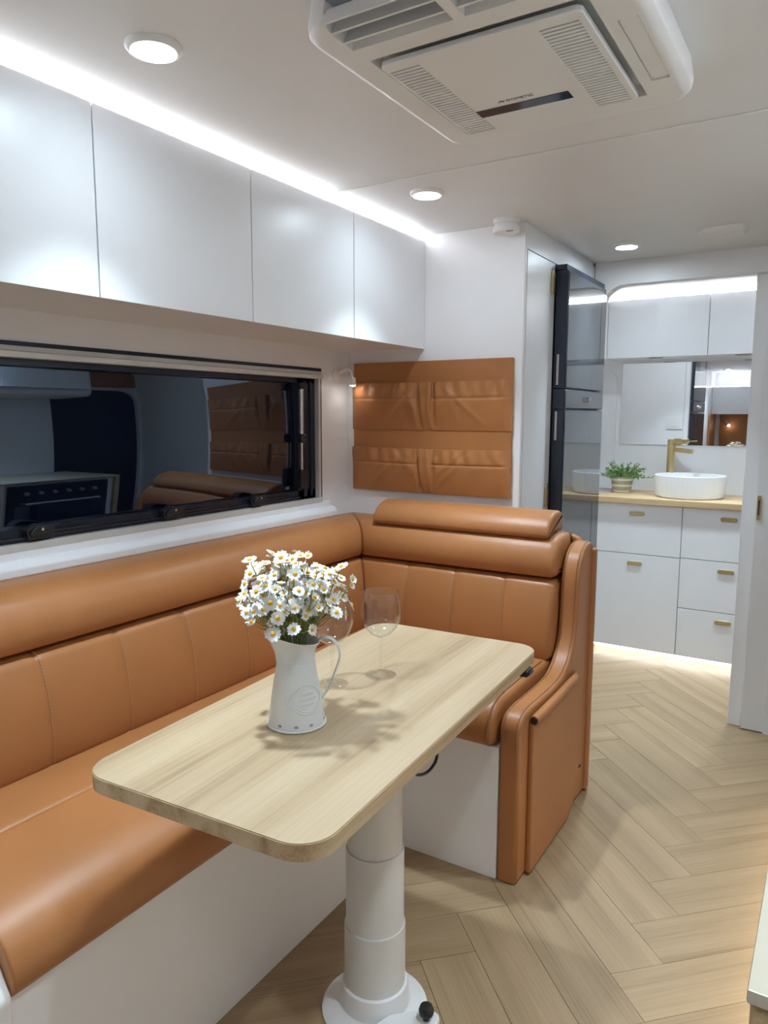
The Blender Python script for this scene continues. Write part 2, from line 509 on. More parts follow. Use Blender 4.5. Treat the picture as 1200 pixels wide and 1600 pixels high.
# ------------------------------------------------------------------ floor with herringbone planks
fl = struct(box('floor', WX-.03, RX+.03, FY, RY+.03, -0.06, -0.006, 'subfloor'), 'oak herringbone vinyl plank floor')
def clip(poly, keep):
    out = []
    for i in range(len(poly)):
        a, b = poly[i-1], poly[i]
        fa, fb = keep(a), keep(b)
        if (fa >= 0) != (fb >= 0):
            t = fa/(fa-fb); out.append((a[0]+(b[0]-a[0])*t, a[1]+(b[1]-a[1])*t))
        if fb >= 0: out.append(b)
    return out
PW, PN = 0.1414, 4
P0 = (-0.371, 1.812)
cq = math.sqrt(.5)
def uvw(u, v):
    du, dv = (u-PN)*PW, (v-(1-PN))*PW
    return (P0[0]+du*cq-dv*cq, P0[1]+du*cq+dv*cq)
FX0, FX1, FY0, FY1 = WX, RX, -0.35, RY
plank_n = 0
def plank(u0, u1, v0, v1, along_u):
    global plank_n
    g = 0.0005/PW
    pl = [uvw(u0+g, v0+g), uvw(u1-g, v0+g), uvw(u1-g, v1-g), uvw(u0+g, v1-g)]
    for kf in (lambda p: p[0]-FX0, lambda p: FX1-p[0], lambda p: p[1]-FY0, lambda p: FY1-p[1]):
        if len(pl) >= 3: pl = clip(pl, kf)
    if len(pl) < 3: return
    area = abs(sum(pl[i-1][0]*pl[i][1]-pl[i][0]*pl[i-1][1] for i in range(len(pl))))/2
    if area < 0.0008: return
    cx = sum(p[0] for p in pl)/len(pl); cy = sum(p[1] for p in pl)/len(pl)
    ang = PI/4 if along_u else 3*PI/4
    ca, sa = math.cos(-ang), math.sin(-ang)
    loc = [((x-cx)*ca-(y-cy)*sa, (x-cx)*sa+(y-cy)*ca) for (x, y) in pl]
    n = len(loc)
    def ins(p, d):
        l = math.hypot(*p); return (p[0]*(l-d)/l, p[1]*(l-d)/l)
    v = [(x, y, -0.006) for (x, y) in loc] + [(x, y, -0.0005) for (x, y) in loc] + [ins(p, 0.0010)+(0.0,) for p in loc]
    f = [tuple(range(2*n, 3*n))]
    for i in range(n):
        k = (i+1) % n
        f += [(i, k, n+k, n+i), (n+i, n+k, 2*n+k, 2*n+i)]
    me = bpy.data.meshes.new('plank'); me.from_pydata(v, [], f)
    bm = bmesh.new(); bm.from_mesh(me); bmesh.ops.recalc_face_normals(bm, faces=bm.faces)
    if sum(fc.normal.z*fc.calc_area() for fc in bm.faces) < 0: bmesh.ops.reverse_faces(bm, faces=bm.faces)
    bm.to_mesh(me); bm.free()
    me.materials.append(M['plank'])
    o = bpy.data.objects.new('plank', me); COL.objects.link(o)
    o.parent = fl; o.location = Vector((cx, cy, 0))-WL[fl]; o.rotation_euler = (0, 0, ang)
    plank_n += 1
for k in range(-30, 31):
    for m_ in range(-5, 6):
        ou = k + 2*PN*m_
        plank(ou, ou+PN, k, k+1, True)
        plank(ou+PN, ou+PN+1, k+1-PN, k+1, False)

# ------------------------------------------------------------------ walls and ceiling
struct(box('ceiling', WX-.03, RX+.03, FY, RY+.03, CZ, CZ+.04, 'ceil'), 'smooth white ceiling panels')
struct(box('trim_1', -1.335, RX, 1.843, 1.855, CZ-.004, CZ, 'plastic', bev=.0015), 'thin white joint strip across the ceiling')
# left wall with window opening
WY0, WY1, WZ0, WZ1 = 0.50, 2.262, 0.975, 1.462
struct(joined('wall_left', [boxgeo(WX-.04, WX, FY, WY0, 0, CZ), boxgeo(WX-.04, WX, WY1, RY, 0, CZ),
       boxgeo(WX-.04, WX, WY0, WY1, 0, WZ0), boxgeo(WX-.04, WX, WY0, WY1, WZ1, CZ)], 'wall', smooth=None), 'white wall around the dark window')
# right wall with a rounded entry door
dpts = [(FY, 0), (2.63, 0)] + [(2.63, 1.66-.12)] + [(2.75-.12*math.cos(a), 1.54+.12*math.sin(a)) for a in [PI/2*k/8 for k in range(1, 9)]] \
     + [(3.13+.12*math.sin(a), 1.54+.12*math.cos(a)) for a in [PI/2*k/8 for k in range(0, 9)]] + [(3.25, 0), (RY, 0), (RY, CZ), (FY, CZ)]
struct(prism('wall_right', dpts, 'x', RX, RX+.04, 'wall', smooth=None), 'white wall with the entry door')
d1 = struct(box('door_1', RX+.028, RX+.045, 2.60, 3.27, 0.0, 1.70, 'night'), 'dark screen entry door')
prism('pelmet', fillet([(2.62, 1.69), (3.24, 1.69), (3.24, 1.82), (2.62, 1.82)], .02), 'x', RX-.03, RX, 'tan', d1, bev=.006)
# rear and front walls
struct(box('wall_rear', WX, RX, RY, RY+.04, 0, CZ, 'wall'), 'white bathroom rear wall')
struct(box('wall_front', WX, RX, FY-.04, FY, 0, CZ, 'wall'), 'white bedroom end wall')
# partition with arched opening
ox0, ox1, oz, rr = -0.925, -0.19, 1.853, 0.10
pts = [(-0.955, 0), (ox0, 0)] + [(ox0+rr-rr*math.cos(a), oz-rr+rr*math.sin(a)) for a in [PI/2*k/10 for k in range(0, 11)]] \
    + [(ox1-rr+rr*math.sin(a), oz-rr+rr*math.cos(a)) for a in [PI/2*k/10 for k in range(0, 11)]] + [(ox1, 0), (RX, 0), (RX, CZ), (-0.955, CZ)]
struct(prism('wall_partition', pts, 'y', PY0, PY1, 'wall', smooth=30), 'white bathroom partition with arched opening')
struct(box('trim_2', -0.326, ox1, 3.306, 3.332, 0, 1.853, 'wall', bev=.002), 'white door jamb of the bathroom opening')
d2 = struct(box('door_2', -0.272, ox1, 3.274, 3.300, 0.004, 1.852, 'wall', bev=.002), 'white sliding bathroom door edge')
lt = prism('latch', fillet([(-0.268, .885), (-0.254, .885), (-0.254, .985), (-0.268, .985)], .004), 'y', 3.268, 3.275, 'gold', d2, bev=.0015, label='brass latch plate')
box('latch_slot', -0.2635, -0.2585, 3.266, 3.2685, .905, .965, 'rubber', lt)
# cabin side wall of the tall block, plus bathroom side
struct(box('wall_divider', WX, -0.957, BY, BY+.018, 0, CZ, 'wall', bev=.002), 'white end wall behind the leather pocket organiser')
struct(box('wall_bathroom', WX, -0.957, PY0+.03, PY1, 0, CZ, 'wall'), 'white bathroom side of the tall cabinets')
struct(box('trim_3', -0.985, -0.957, BY+.018, PY0, 1.865, 1.932, 'gloss', bev=.0015), 'white fascia above the fridge')
struct(box('trim_4', -0.985, -0.963, BY+.018, PY0, 1.932, CZ, 'gloss'), 'white cornice above the fridge')

# ------------------------------------------------------------------ overhead cabinets, left
CX = -1.344
ohs = [('glossy white overhead cabinet out past the photo edge, first in the run', 0.084, .559), ('glossy white overhead cabinet leftmost in view, cut off by the photo edge', .559, 1.034),
       ('glossy white overhead cabinet second from the left in view, above the window', 1.034, 1.509), ('glossy white overhead cabinet third from the left, above the window', 1.509, 1.984),
       ('glossy white overhead cabinet at the corner, nearest the leather pockets', 1.984, 2.45)]
for lab, a, b in ohs:
    t = thing('overhead_cabinet', lab, 'cabinet', (-1.52, (a+b)/2, 1.543), 'overhead cabinets along the left wall')
    box('body', WX+.001, CX-.019, a+.0005, b-.0005, 1.548, 1.925, 'gloss', t)
    box('door', CX-.018, CX, a+.0016, b-.0016, 1.543, 1.930, 'gloss', t, bev=.0012)
s = thing('light_strip', 'warm white light strip glowing along the top of the overhead cabinets', 'light', (-1.36, 1.26, 1.926), 'light strips')
box('channel', -1.390, -1.352, .10, 2.445, 1.9255, 1.930, 'silver', s)
box('diffuser', -1.386, -1.356, .10, 2.445, 1.930, 1.938, 'led', s, bev=.002)

# ------------------------------------------------------------------ window
w = struct(bpy.data.objects.new('window_1', None), 'long dark tinted window with black frame and silver blind rails'); COL.objects.link(w)
w.location = (WX, 1.38, WZ0); WL[w] = Vector(w.location)
def frame_yz(name, y0, y1, z0, z1, t, x0, x1, mat, par, bev=.002):
    return joined(name, [boxgeo(x0, x1, y0, y1, z1-t, z1), boxgeo(x0, x1, y0, y1, z0, z0+t), boxgeo(x0, x1, y0, y0+t, z0+t, z1-t), boxgeo(x0, x1, y1-t, y1, z0+t, z1-t)], mat, par, None)
frame_yz('gasket', WY0-.005, 2.2665, .972, 1.4725, .012, WX-.006, WX+.004, 'blackframe', w)
box('blind_rail', WX-.02, WX+.008, WY0, 2.264, 1.449, 1.4615, 'satin', w, bev=.002)
box('blind_rail', WX-.02, WX+.016, WY0, 2.264, 1.433, 1.4485, 'satin', w, bev=.003)
box('side_rail', WX-.03, WX+.010, 2.240, 2.2475, .985, 1.434, 'satin', w, bev=.001)
box('side_rail', WX-.03, WX+.006, 2.250, 2.2585, .985, 1.434, 'satin', w, bev=.001)
box('bottom_rail', WX-.03, WX+.012, WY0, 2.262, .966, .986, 'satin', w, bev=.003)
# black sash
SY0, SY1, SZ0, SZ1 = WY0+.01, 2.239, .986, 1.433
sash = joined('sash', [boxgeo(-1.735, -1.698, SY0, SY1, SZ1-.016, SZ1), boxgeo(-1.735, -1.698, SY0, SY1, SZ0, SZ0+.034), boxgeo(-1.735, -1.698, SY0, SY0+.03, SZ0, SZ1), boxgeo(-1.735, -1.698, 2.135, SY1, SZ0, SZ1)], 'blackframe', w, None)
box('sash_rib', -1.700, -1.694, 2.165, 2.185, SZ0+.01, SZ1-.01, 'blackframe', sash, bev=.002)
box('sash_rib', -1.700, -1.692, 2.205, 2.215, SZ0+.01, SZ1-.01, 'blackframe', sash, bev=.002)
box('sash_rib', -1.700, -1.690, SY0, 2.14, SZ0+.008, SZ0+.014, 'blackframe', sash, bev=.002)
# slightly bowed acrylic pane
rows = []; pz0, pz1 = SZ0+.03, SZ1-.012
for k in range(13):
    z = pz0+(pz1-pz0)*k/12; q = (k/12-.5)*2
    x = -1.7205 + 0.0068*(1-q*q)
    rows.append([(x, SY0+.02, z), (x, 2.14, z), (x-.004, 2.14, z), (x-.004, SY0+.02, z)])
loft('pane', rows, 'pane', w, smooth=60)
for cy in (1.085, 1.515, 1.895):
    c = prism('catch', fillet([(cy-.035, .992), (cy+.035, .992), (cy+.038, 1.022), (cy-.01, 1.030), (cy-.04, 1.018)], .006), 'x', -1.698, -1.676, 'rubber', w, bev=.003)
    prism('lever', fillet([(cy-.045, 1.002), (cy+.012, 1.008), (cy+.012, 1.026), (cy-.02, 1.026)], .005), 'x', -1.676, -1.664, 'rubber', c, bev=.003)
    lathe('screw', [(0, 0), (.004, 0), (.004, .002), (0, .003)], (-1.664, cy-.005, 1.018), 'chrome', c, n=12, axis='x')
    box('latch_bar', -1.698, -1.688, cy+.036, cy+.16, 1.001, 1.009, 'rubber', c, bev=.002)
st = tube('stay', [(-1.683, 2.140, 1.396), (-1.683, 2.139, 1.226)], .0085, 'silver', w, n=14)
tube('stay_rod', [(-1.683, 2.139, 1.226), (-1.683, 2.138, 1.10)], .0055, 'silver', st, n=12)
lathe('stay_knob', [(0, -.016), (.010, -.016), (.016, -.010), (.016, .010), (.010, .016), (0, .016)], (-1.680, 2.139, 1.214), 'rubber', st, n=14)
box('stay_bracket', -1.698, -1.672, 2.122, 2.160, 1.392, 1.416, 'rubber', st, bev=.005)
box('stay_bracket', -1.698, -1.672, 2.118, 2.166, 1.03, 1.10, 'rubber', st, bev=.006)
# sill
sl = [(WX, .903), (WX+.030, .903), (WX+.040, .912), (WX+.040, .932), (WX+.026, .947), (WX, .950)]
prism('sill', fillet(sl, [0, .006, .008, .012, .01, 0], 4), 'y', WY0-.04, 2.318, 'gloss', w, bev=.004)
struct(box('trim_5', WX, WX+.012, WY0-.05, 2.312, .948, .967, 'wall', bev=.002), 'white lip under the window')

# ------------------------------------------------------------------ leather bench seat
S = thing('lounge_seat', 'tan leather L-shaped dinette seat on white plinth', 'seat', (-1.35, 1.5, 0))
SEY = 0.575
box('plinth', WX+.001, -1.053, SEY, BY-.001, 0, .384, 'plinth', S, bev=.0015, label='white plinth panel')
box('plinth', -1.0525, -0.7425, 1.798, BY-.001, 0, .390, 'plinth', S, bev=.0015, label='white plinth panel')
prism('end_board', fillet([(-1.688, 0), (-1.035, 0), (-1.035, .40), (-1.08, .47), (-1.40, .60), (-1.688, .90)], [0, 0, .03, .08, .12, 0], 6), 'y', .545, SEY-.001, 'plinth', S, bev=.004, label='white end board')
# left seat cushion
def smoothpts(pts, n=6):
    """Catmull-Rom through an open list of 2D points"""
    out = []
    for i in range(len(pts)-1):
        a = pts[max(i-1, 0)]; b = pts[i]; c = pts[i+1]; d = pts[min(i+2, len(pts)-1)]
        for k in range(n):
            t = k/n
            out.append(tuple(0.5*((2*b[q])+(-a[q]+c[q])*t+(2*a[q]-5*b[q]+4*c[q]-d[q])*t*t+(-a[q]+3*b[q]-3*c[q]+d[q])*t**3) for q in (0, 1)))
    out.append(pts[-1]); return out
def rounded_ends(prof_at, s0, s1, r0, r1, seams=(), press=.004, n=5, extra=()):
    """stations along a cushion with rounded ends and pressed seams: list of (s, inset)"""
    st_ = []
    for k in range(n+1):
        a = PI/2*k/n
        if r0 > 0: st_.append((s0+r0*(1-math.sin(a)) if False else s0+r0*(1-math.cos(a)), r0*(1-math.sin(a))))
    if r0 <= 0: st_ = [(s0, 0)]
    mids = []
    for q in seams:
        mids += [(q-.030, 0), (q-.013, press*.22), (q-.004, press*.8), (q, press*1.2), (q+.004, press*.8), (q+.013, press*.22), (q+.030, 0)]
    st_ += mids
    if r1 > 0:
        for k in range(n, -1, -1):
            a = PI/2*k/n
            st_.append((s1-r1*(1-math.cos(a)), r1*(1-math.sin(a))))
    else: st_.append((s1, 0))
    return st_
def inset(poly, d):
    if d == 0: return poly
    N = len(poly); out = []
    ar = sum(poly[i-1][0]*poly[i][1]-poly[i][0]*poly[i-1][1] for i in range(N))
    sg = 1 if ar > 0 else -1
    for i in range(N):
        a, b, c = Vector(poly[i-1]), Vector(poly[i]), Vector(poly[(i+1) % N])
        t = (c-a)
        if t.length < 1e-9: out.append(poly[i]); continue
        t.normalize()
        nrm = Vector((-t.y, t.x))*sg
        out.append((b.x+nrm.x*d, b.y+nrm.y*d))
    return out

sp = [(-1.655, .386)] + [(-1.060, .386)] + smoothpts([(-1.046, .390), (-1.030, .412), (-1.034, .445), (-1.058, .480), (-1.105, .503), (-1.17, .513), (-1.285, .5175)], 5) + [(-1.296, .5160), (-1.30, .5125), (-1.304, .5160), (-1.315, .5175), (-1.40, .516), (-1.655, .512)]
rings = []
for (y, d) in rounded_ends(None, SEY, BY-.035, .006, 0):
    rings.append([(x, y, z) for (x, z) in inset(sp, d)])
seatL = loft('seat_cushion', rings, 'tan', S, smooth=60)
# short seat cushion
sp2 = [(BY-.035, .391), (1.800, .391)] + smoothpts([(1.788, .395), (1.775, .415), (1.775, .445), (1.790, .480), (1.825, .506), (1.88, .516), (2.0, .519), (2.2, .517)], 5) + [(BY-.035, .512)]
rings = []
for (x, d) in rounded_ends(None, -1.030, -0.752, .004, .022):
    rings.append([(x, y, z) for (y, z) in inset(sp2, d)])
seatS = loft('seat_cushion', rings, 'tan', S, smooth=60)
pp = [(-0.768, y, z) for (y, z) in smoothpts([(1.788, .395), (1.775, .415), (1.775, .445), (1.790, .480), (1.825, .506), (1.88, .516), (2.0, .519), (2.2, .517)], 5)]
tube('piping', [(x, y-.001, z+.0006) for (x, y, z) in pp], .0022, 'tandark', seatS, n=8)
# backrest boards
box('back_board', WX+.001, WX+.028, SEY, BY-.001, .386, .905, 'tan', S, bev=.006)
prism('back_board', fillet([(WX+.028, .386), (-0.705, .386), (-0.705, .86), (-0.735, .895), (-0.80, .908), (WX+.028, .908)], [0, 0, .02, .04, .05, 0], 5), 'y', BY-.030, BY-.001, 'tan', S, bev=.006)
# swept back cushions, mitred in the corner
low = smoothpts([(.029, .505), (.150, .502), (.222, .508), (.236, .535), (.236, .600), (.224, .680), (.205, .740), (.190, .762), (.150, .771), (.029, .771)], 4)
top = smoothpts([(.029, .776), (.150, .775), (.182, .777), (.197, .790), (.203, .820), (.196, .855), (.170, .890), (.120, .910), (.060, .913), (.029, .908)], 4)
def left_cushion(name, prof, seams, press):
    rings = []
    for (y, d) in rounded_ends(None, SEY, 2.1, .006, 0, seams, press):
        rings.append([(WX+q, y, z) for (q, z) in inset(prof, d)])
    for e in (.010, .003, 0):
        ins_ = inset(prof, {.010: 0, .003: .0025, 0: .006}[e])
        rings.append([(WX+q, BY-q-e-.001, z) for (q, z) in ins_])
    return loft(name, rings, 'tan', S, smooth=60)
def back_cushion(name, prof, seams, press, xe):
    rings = []
    for e in (0, .003, .010):
        ins_ = inset(prof, {.010: 0, .003: .0025, 0: .006}[e])
        rings.append([(WX+q+e+.001, BY-q, z) for (q, z) in ins_])
    for (x, d) in rounded_ends(None, -1.42, xe, 0, .030, seams, press):
        rings.append([(x, BY-q, z) for (q, z) in inset(prof, d)])
    return loft(name, rings, 'tan', S, smooth=60)
SEAML = [0.72, 0.935, 1.150, 1.368, 1.585, 1.80, 2.015]
SEAMB = [-1.296, -1.109, -0.925]
bl = left_cushion('backrest_cushion', low, SEAML, .0035)
bb = back_cushion('backrest_cushion', low, SEAMB, .0035, -0.746)
left_cushion('top_bolster', top, [], 0)
tb = back_cushion('top_bolster', top, [], 0, -0.746)
# stitching: short thread dashes following the seams
front = [p for p in low if p[0] > .12]
def dashes(fn):
    geo = []
    L_ = [0]
    for i in range(1, len(front)): L_.append(L_[-1]+math.dist(front[i-1], front[i]))
    def at_(s):
        for i in range(1, len(front)):
            if L_[i] >= s:
                t = (s-L_[i-1])/max(1e-9, L_[i]-L_[i-1])
                return (front[i-1][0]+(front[i][0]-front[i-1][0])*t, front[i-1][1]+(front[i][1]-front[i-1][1])*t)
        return front[-1]
    s_ = .09
    while s_ < L_[-1]-.03:
        a, b = at_(s_), at_(s_+.0048)
        ra = tube_geo([fn(*a), fn(*b)], .0008, 5)
        v = [tuple(p) for r in ra for p in r]
        geo.append((v, [(j, 5+j, 5+(j+1) % 5, (j+1) % 5) for j in range(5)]+[(0, 1, 2, 3, 4), (9, 8, 7, 6, 5)]))
        s_ += .0078
    return geo
for y in SEAML:
    o = joined('stitching', dashes(lambda q, z: (WX+q-.0002, y+.006, z)), 'thread', bl); o['kind'] = 'stuff'
for x in SEAMB:
    o = joined('stitching', dashes(lambda q, z: (x+.006, BY-q+.0002, z)), 'thread', bb); o['kind'] = 'stuff'
# headrest roll
hp = [(2.285, .900)] + smoothpts([(2.280, .903), (2.274, .915), (2.282, .940), (2.310, .967), (2.350, .982), (2.390, .983), (2.416, .972)], 5) + [(2.420, .93), (2.418, .914), (2.340, .913)]
rings = []
for (x, d) in rounded_ends(None, -1.462, -0.782, .012, .014):
    rings.append([(x, y, z) for (y, z) in inset(hp, d)])
hr = loft('headrest', rings, 'tan', S, smooth=60)
# upholstered end panel
ep = [(1.798, .003), (1.798, .40)] + smoothpts([(1.798, .42), (1.803, .458), (1.830, .484), (1.880, .492), (1.98, .490), (2.08, .490), (2.16, .499), (2.225, .535), (2.262, .590), (2.276, .660), (2.280, .740), (2.290, .805), (2.318, .852), (2.368, .880), (2.412, .884)], 4) + [(2.438, .870), (2.4395, .80), (2.4395, .003)]
E_ = prism('end_panel', ep, 'x', -0.741, -0.680, 'tan', S, bev=.012, seg=4, smooth=50)
sm = [(y, z) for (y, z) in ep[1:-3]]
for xx in (-0.6915, -0.7295):
    tube('piping', [(xx, y+(-.0005), z+.0002) for (y, z) in sm], .0020, 'tandark', E_, n=8)
box('back_strip', -0.735, -0.668, 2.4145, 2.4485, .003, .86, 'tan', S, bev=.010, seg=3)
pk = prism('pocket', fillet([(1.862, .006), (2.205, .006), (2.268, .030), (2.285, .20), (2.270, .36), (2.240, .452), (1.862, .452)], [.006, .04, .05, .1, .1, .01, .006], 5), 'x', -0.681, -0.664, 'tan', E_, bev=.006, smooth=50)
tube('pocket_roll', [(-0.666, 1.864, .462), (-0.664, 2.05, .466), (-0.668, 2.240, .470), (-0.676, 2.262, .474)], [.0135, .0135, .0125, .008], 'tan', pk, n=16)
lathe('roll_end', [(0, 0), (.010, 0), (.010, .004), (0, .006)], (-0.666, 1.8655, .462), 'rubber', pk, n=14, axis='-y')
box('pull_tab', -0.672, -0.6675, 2.325, 2.345, .128, .131, 'rubber', E_)

# ------------------------------------------------------------------ leather pocket organiser on the end wall
O = thing('pocket_organiser', 'tan leather wall organiser with two pleated pockets', 'organiser', (-1.32, BY, 1.005))
OX0, OX1 = -1.655, -0.986
prism('backing', fillet([(OX0, 1.005), (OX1, 1.005), (OX1, 1.500), (OX0, 1.500)], .004), 'y', BY-.012, BY-.0005, 'tan', O, bev=.003)
def pocket_panel(z0, z1, seed):
    rnd = random.Random(seed)
    nx, nz = 120, 44
    pc = -1.322
    folds = [(rnd.uniform(-.22, .26), rnd.uniform(.3, 1.2), rnd.uniform(.004, .0075), rnd.choice((-1, 1))) for _ in range(10)]
    v = []; f = []
    for j in range(nz+1):
        for i in range(nx+1):
            u = i/nx; t = j/nz
            x = OX0-.002 + (OX1-OX0+.004)*u; z = z0+(z1-z0)*t
            dx = x-pc
            edge = min(1, min(u, 1-u)/.04); vert = math.sin(PI*min(1, t*0.72))
            b = .0025+.017*edge*vert+.0015*t
            # puckers under the hem, diagonal drag folds from the pleat, and soft waves
            pk_ = math.exp(-((t-.86)/.16)**2)*(.0034*math.sin(dx*120+seed)+.0024*math.sin(dx*71+1.3*seed))*min(1, abs(dx)/.04)
            fo = 0
            for (fx, fs, fa, sg) in folds:
                q = (dx-fx) + sg*fs*(t-.95)*(z1-z0)
                fo += fa*.62*math.exp(-(q/.014)**2)*math.exp(-((t-.55)/.42)**2)
            fo *= edge*min(1, abs(dx)/.05)
            hem = -.0032*math.exp(-((t-.66)/.020)**2)*edge
            fo -= .010*vert*math.exp(-((abs(dx)-.031)/.007)**2)
            sag = 0.004*math.sin(PI*u)*t
            v.append((x, BY-.012-(b+pk_+fo+hem), z - sag))
    for j in range(nz):
        for i in range(nx):
            a = j*(nx+1)+i
            f.append((a, a+1, a+nx+2, a+nx+1))
    # skirt back to the board
    rim = [i for i in range(nx+1)] + [j*(nx+1)+nx for j in range(1, nz+1)] + [nz*(nx+1)+i for i in range(nx-1, -1, -1)] + [j*(nx+1) for j in range(nz-1, 0, -1)]
    o = len(v)
    for r in rim: v.append((v[r][0], BY-.0115, v[r][2]))
    for k in range(len(rim)):
        k2 = (k+1) % len(rim)
        f.append((rim[k], o+k, o+k2, rim[k2]))
    p = mk('pocket', v, f, 'tan', O, 60)
    # box pleat: a proud folded strip between two valleys
    rg = []
    for k in range(25):
        t = k/24; z = z0+.003+(z1-z0-.0025)*t
        vert = math.sin(PI*min(1, t*0.72)); b = .0025+.017*vert+.0015*t
        xo = pc + .006*(.5-t)*2*(.5 if seed == 3 else 1) + .0012*math.sin(6*t+seed)
        w_ = .0235+.002*math.sin(5*t+seed)
        pinch = 1-.35*math.exp(-((t-.70)/.10)**2)
        y_ = BY-.012-b
        d = (.002+.007*vert)*pinch
        sec = [(xo-w_, BY-.0125), (xo-w_*1.02, y_-d*.45), (xo-w_*.85, y_-d*.95), (xo-w_*.35, y_-d*.75), (xo+.002, y_-d*(.62+.2*math.sin(9*t))), (xo+w_*.45, y_-d*.85), (xo+w_*.88, y_-d*1.05), (xo+w_*1.03, y_-d*.4), (xo+w_, BY-.0125)]
        rg.append([(a, c, z-.004*t) for (a, c) in sec])
    loft('pleat', rg, 'tan', p, smooth=70)
    return p
pocket_panel(1.244, 1.424, 3)
pocket_panel(1.007, 1.176, 5)

# ------------------------------------------------------------------ pedestal table
TROT = math.atan2(0.052, 1.02)
T = thing('pedestal_table', 'pale oak table with rounded corners on white telescopic pedestal', 'table', (0, 0, 0))
TZ = .71
tw, tl = .4750, 1.028
def smooth3(pts, n=5):
    out = []
    for i in range(len(pts)-1):
        a = pts[max(i-1, 0)]; b = pts[i]; c = pts[i+1]; d = pts[min(i+2, len(pts)-1)]
        for k in range(n):
            t = k/n
            out.append(tuple(0.5*((2*b[q])+(-a[q]+c[q])*t+(2*a[q]-5*b[q]+4*c[q]-d[q])*t*t+(-a[q]+3*b[q]-3*c[q]+d[q])*t**3) for q in (0, 1, 2)))
    out.append(pts[-1]); return out
def rrect(x0, x1, y0, y1, r, n=8): return fillet([(x0, y0), (x1, y0), (x1, y1), (x0, y1)], r, n)
# built about the table centre, then turned and placed
tp = prism('tabletop', rrect(-tw/2, tw/2, -tl/2, tl/2, .058), 'z', TZ-.0285, TZ, 'oak', T, bev=.0012, seg=2)
eb = rrect(-tw/2, tw/2, -tl/2, tl/2, .058); ei = rrect(-tw/2+.003, tw/2-.003, -tl/2+.003, tl/2-.003, .055)
eo = inset(eb, -.0012)
loft('edge_band', [[(x, y, TZ-.0275) for (x, y) in eo], [(x, y, TZ-.0022) for (x, y) in eo], [(x, y, TZ-.0022) for (x, y) in ei], [(x, y, TZ-.0275) for (x, y) in ei], [(x, y, TZ-.0275) for (x, y) in eo]], 'oakedge', tp, cap=False)
cx, cy = 0.045, -0.005
lathe('base_flange', [(0, 0), (.113, 0), (.117, .003), (.116, .010), (.106, .015), (.088, .020), (.0775, .028), (.0735, .062), (.0715, .071), (.0672, .074), (0, .074)], (cx, cy, 0), 'plastic', T, n=64)
lathe('column_stage', [(0, 0), (.0665, 0), (.0665, .147), (.0655, .150), (0, .150)], (cx, cy, .060), 'whitemetal', T, n=64)
lathe('column_stage', [(0, 0), (.0630, 0), (.0630, .181), (.0620, .184), (0, .184)], (cx, cy, .200), 'whitemetal', T, n=64)
lathe('column_stage', [(0, 0), (.0588, 0), (.0588, .290), (0, .290)], (cx, cy, .378), 'whitemetal', T, n=64)
box('support_plate', cx-.11, cx+.11, cy-.15, cy+.15, .668, TZ-.0286, 'rubber', T, bev=.003)
for (bx_, by_) in ((.196, -.346), (.223, .268), (-.19, -.20)):
    lathe('stopper', [(0, -.012), (.007, -.012), (.009, -.006), (.009, 0), (0, 0)], (bx_, by_, TZ-.0286), 'rubber', T, n=12)
tube('cable', [(Vector((a, b, c))) for (a, b, c) in smooth3([(.165, -.150, .668), (.173, -.105, .634), (.176, -.070, .607), (.177, -.033, .594), (.178, -.004, .595), (.179, .013, .607), (.179, .017, .640), (.179, .017, .683)])], .0032, 'rubber', T, n=8)
sw = box('lever',   .190, .246, .395, .440, TZ-.047, TZ-.0287, 'rubber', T, bev=.007, seg=3, label='black release lever')
box('lever_inlay', .2462, .2480, .402, .433, TZ-.042, TZ-.034, 'blackframe', sw, bev=.0008)
# pedal at the foot
pd = prism('foot_pedal', fillet([(cx+.030, cy-.120), (cx+.120, cy-.100), (cx+.160, cy-.040), (cx+.158, cy+.006), (cx+.128, cy+.014), (cx+.060, cy-.045)], [.01, .03, .02, .018, .018, .01], 5), 'z', .008, .045, 'plastic', T, bev=.006)
lathe('pedal_knob', [(0, 0), (.007, 0), (.007, .010), (.015, .014), (.0165, .022), (.013, .031), (0, .034)], (cx+.135, cy-.020, .045), 'rubber', pd, n=20)
T.location = (-0.833, 1.240, 0); T.rotation_euler = (0, 0, TROT)
def on_table(x, y): return (x, y, TZ)

# ------------------------------------------------------------------ enamel jug
JX, JY = -0.856, 1.062
J = thing('enamel_jug', 'white enamel pitcher with embossed oval badge on the table', 'jug', (JX, JY, TZ))
SPD = math.atan2(-0.53, -0.85)       # spout points to the left of the photo
def jug_r(h):
    pr = [(0, .0545), (.004, .0555), (.012, .0540), (.06, .0475), (.105, .0395), (.128, .0360), (.142, .0365), (.157, .0405), (.171, .0455)]
    for i in range(len(pr)-1):
        if h <= pr[i+1][0]:
            t = (h-pr[i][0])/(pr[i+1][0]-pr[i][0]); t2 = t
            return pr[i][1]+(pr[i+1][1]-pr[i][1])*t2
    return pr[-1][1]
def jug_pt(a, h, off=0.0):
    k = max(0, (h-.122)/.049); cs = math.cos(a-SPD)
    r = jug_r(h)+off
    r *= 1+.27*k*max(0, cs)**3
    z = h + .010*k*cs*max(k, 0)
    return (JX+r*math.cos(a), JY+r*math.sin(a), TZ+z)
hs = [0, .004, .012, .03, .06, .085, .105, .118, .128, .134, .142, .150, .157, .164, .171]
NA = 56
rings = [[jug_pt(2*PI*j/NA, h) for j in range(NA)] for h in hs]
rings += [[jug_pt(2*PI*j/NA, h, -.0018) for j in range(NA)] for h in hs[::-1][:-1]]
jb = loft('body', rings, 'enamel', J, smooth=60)
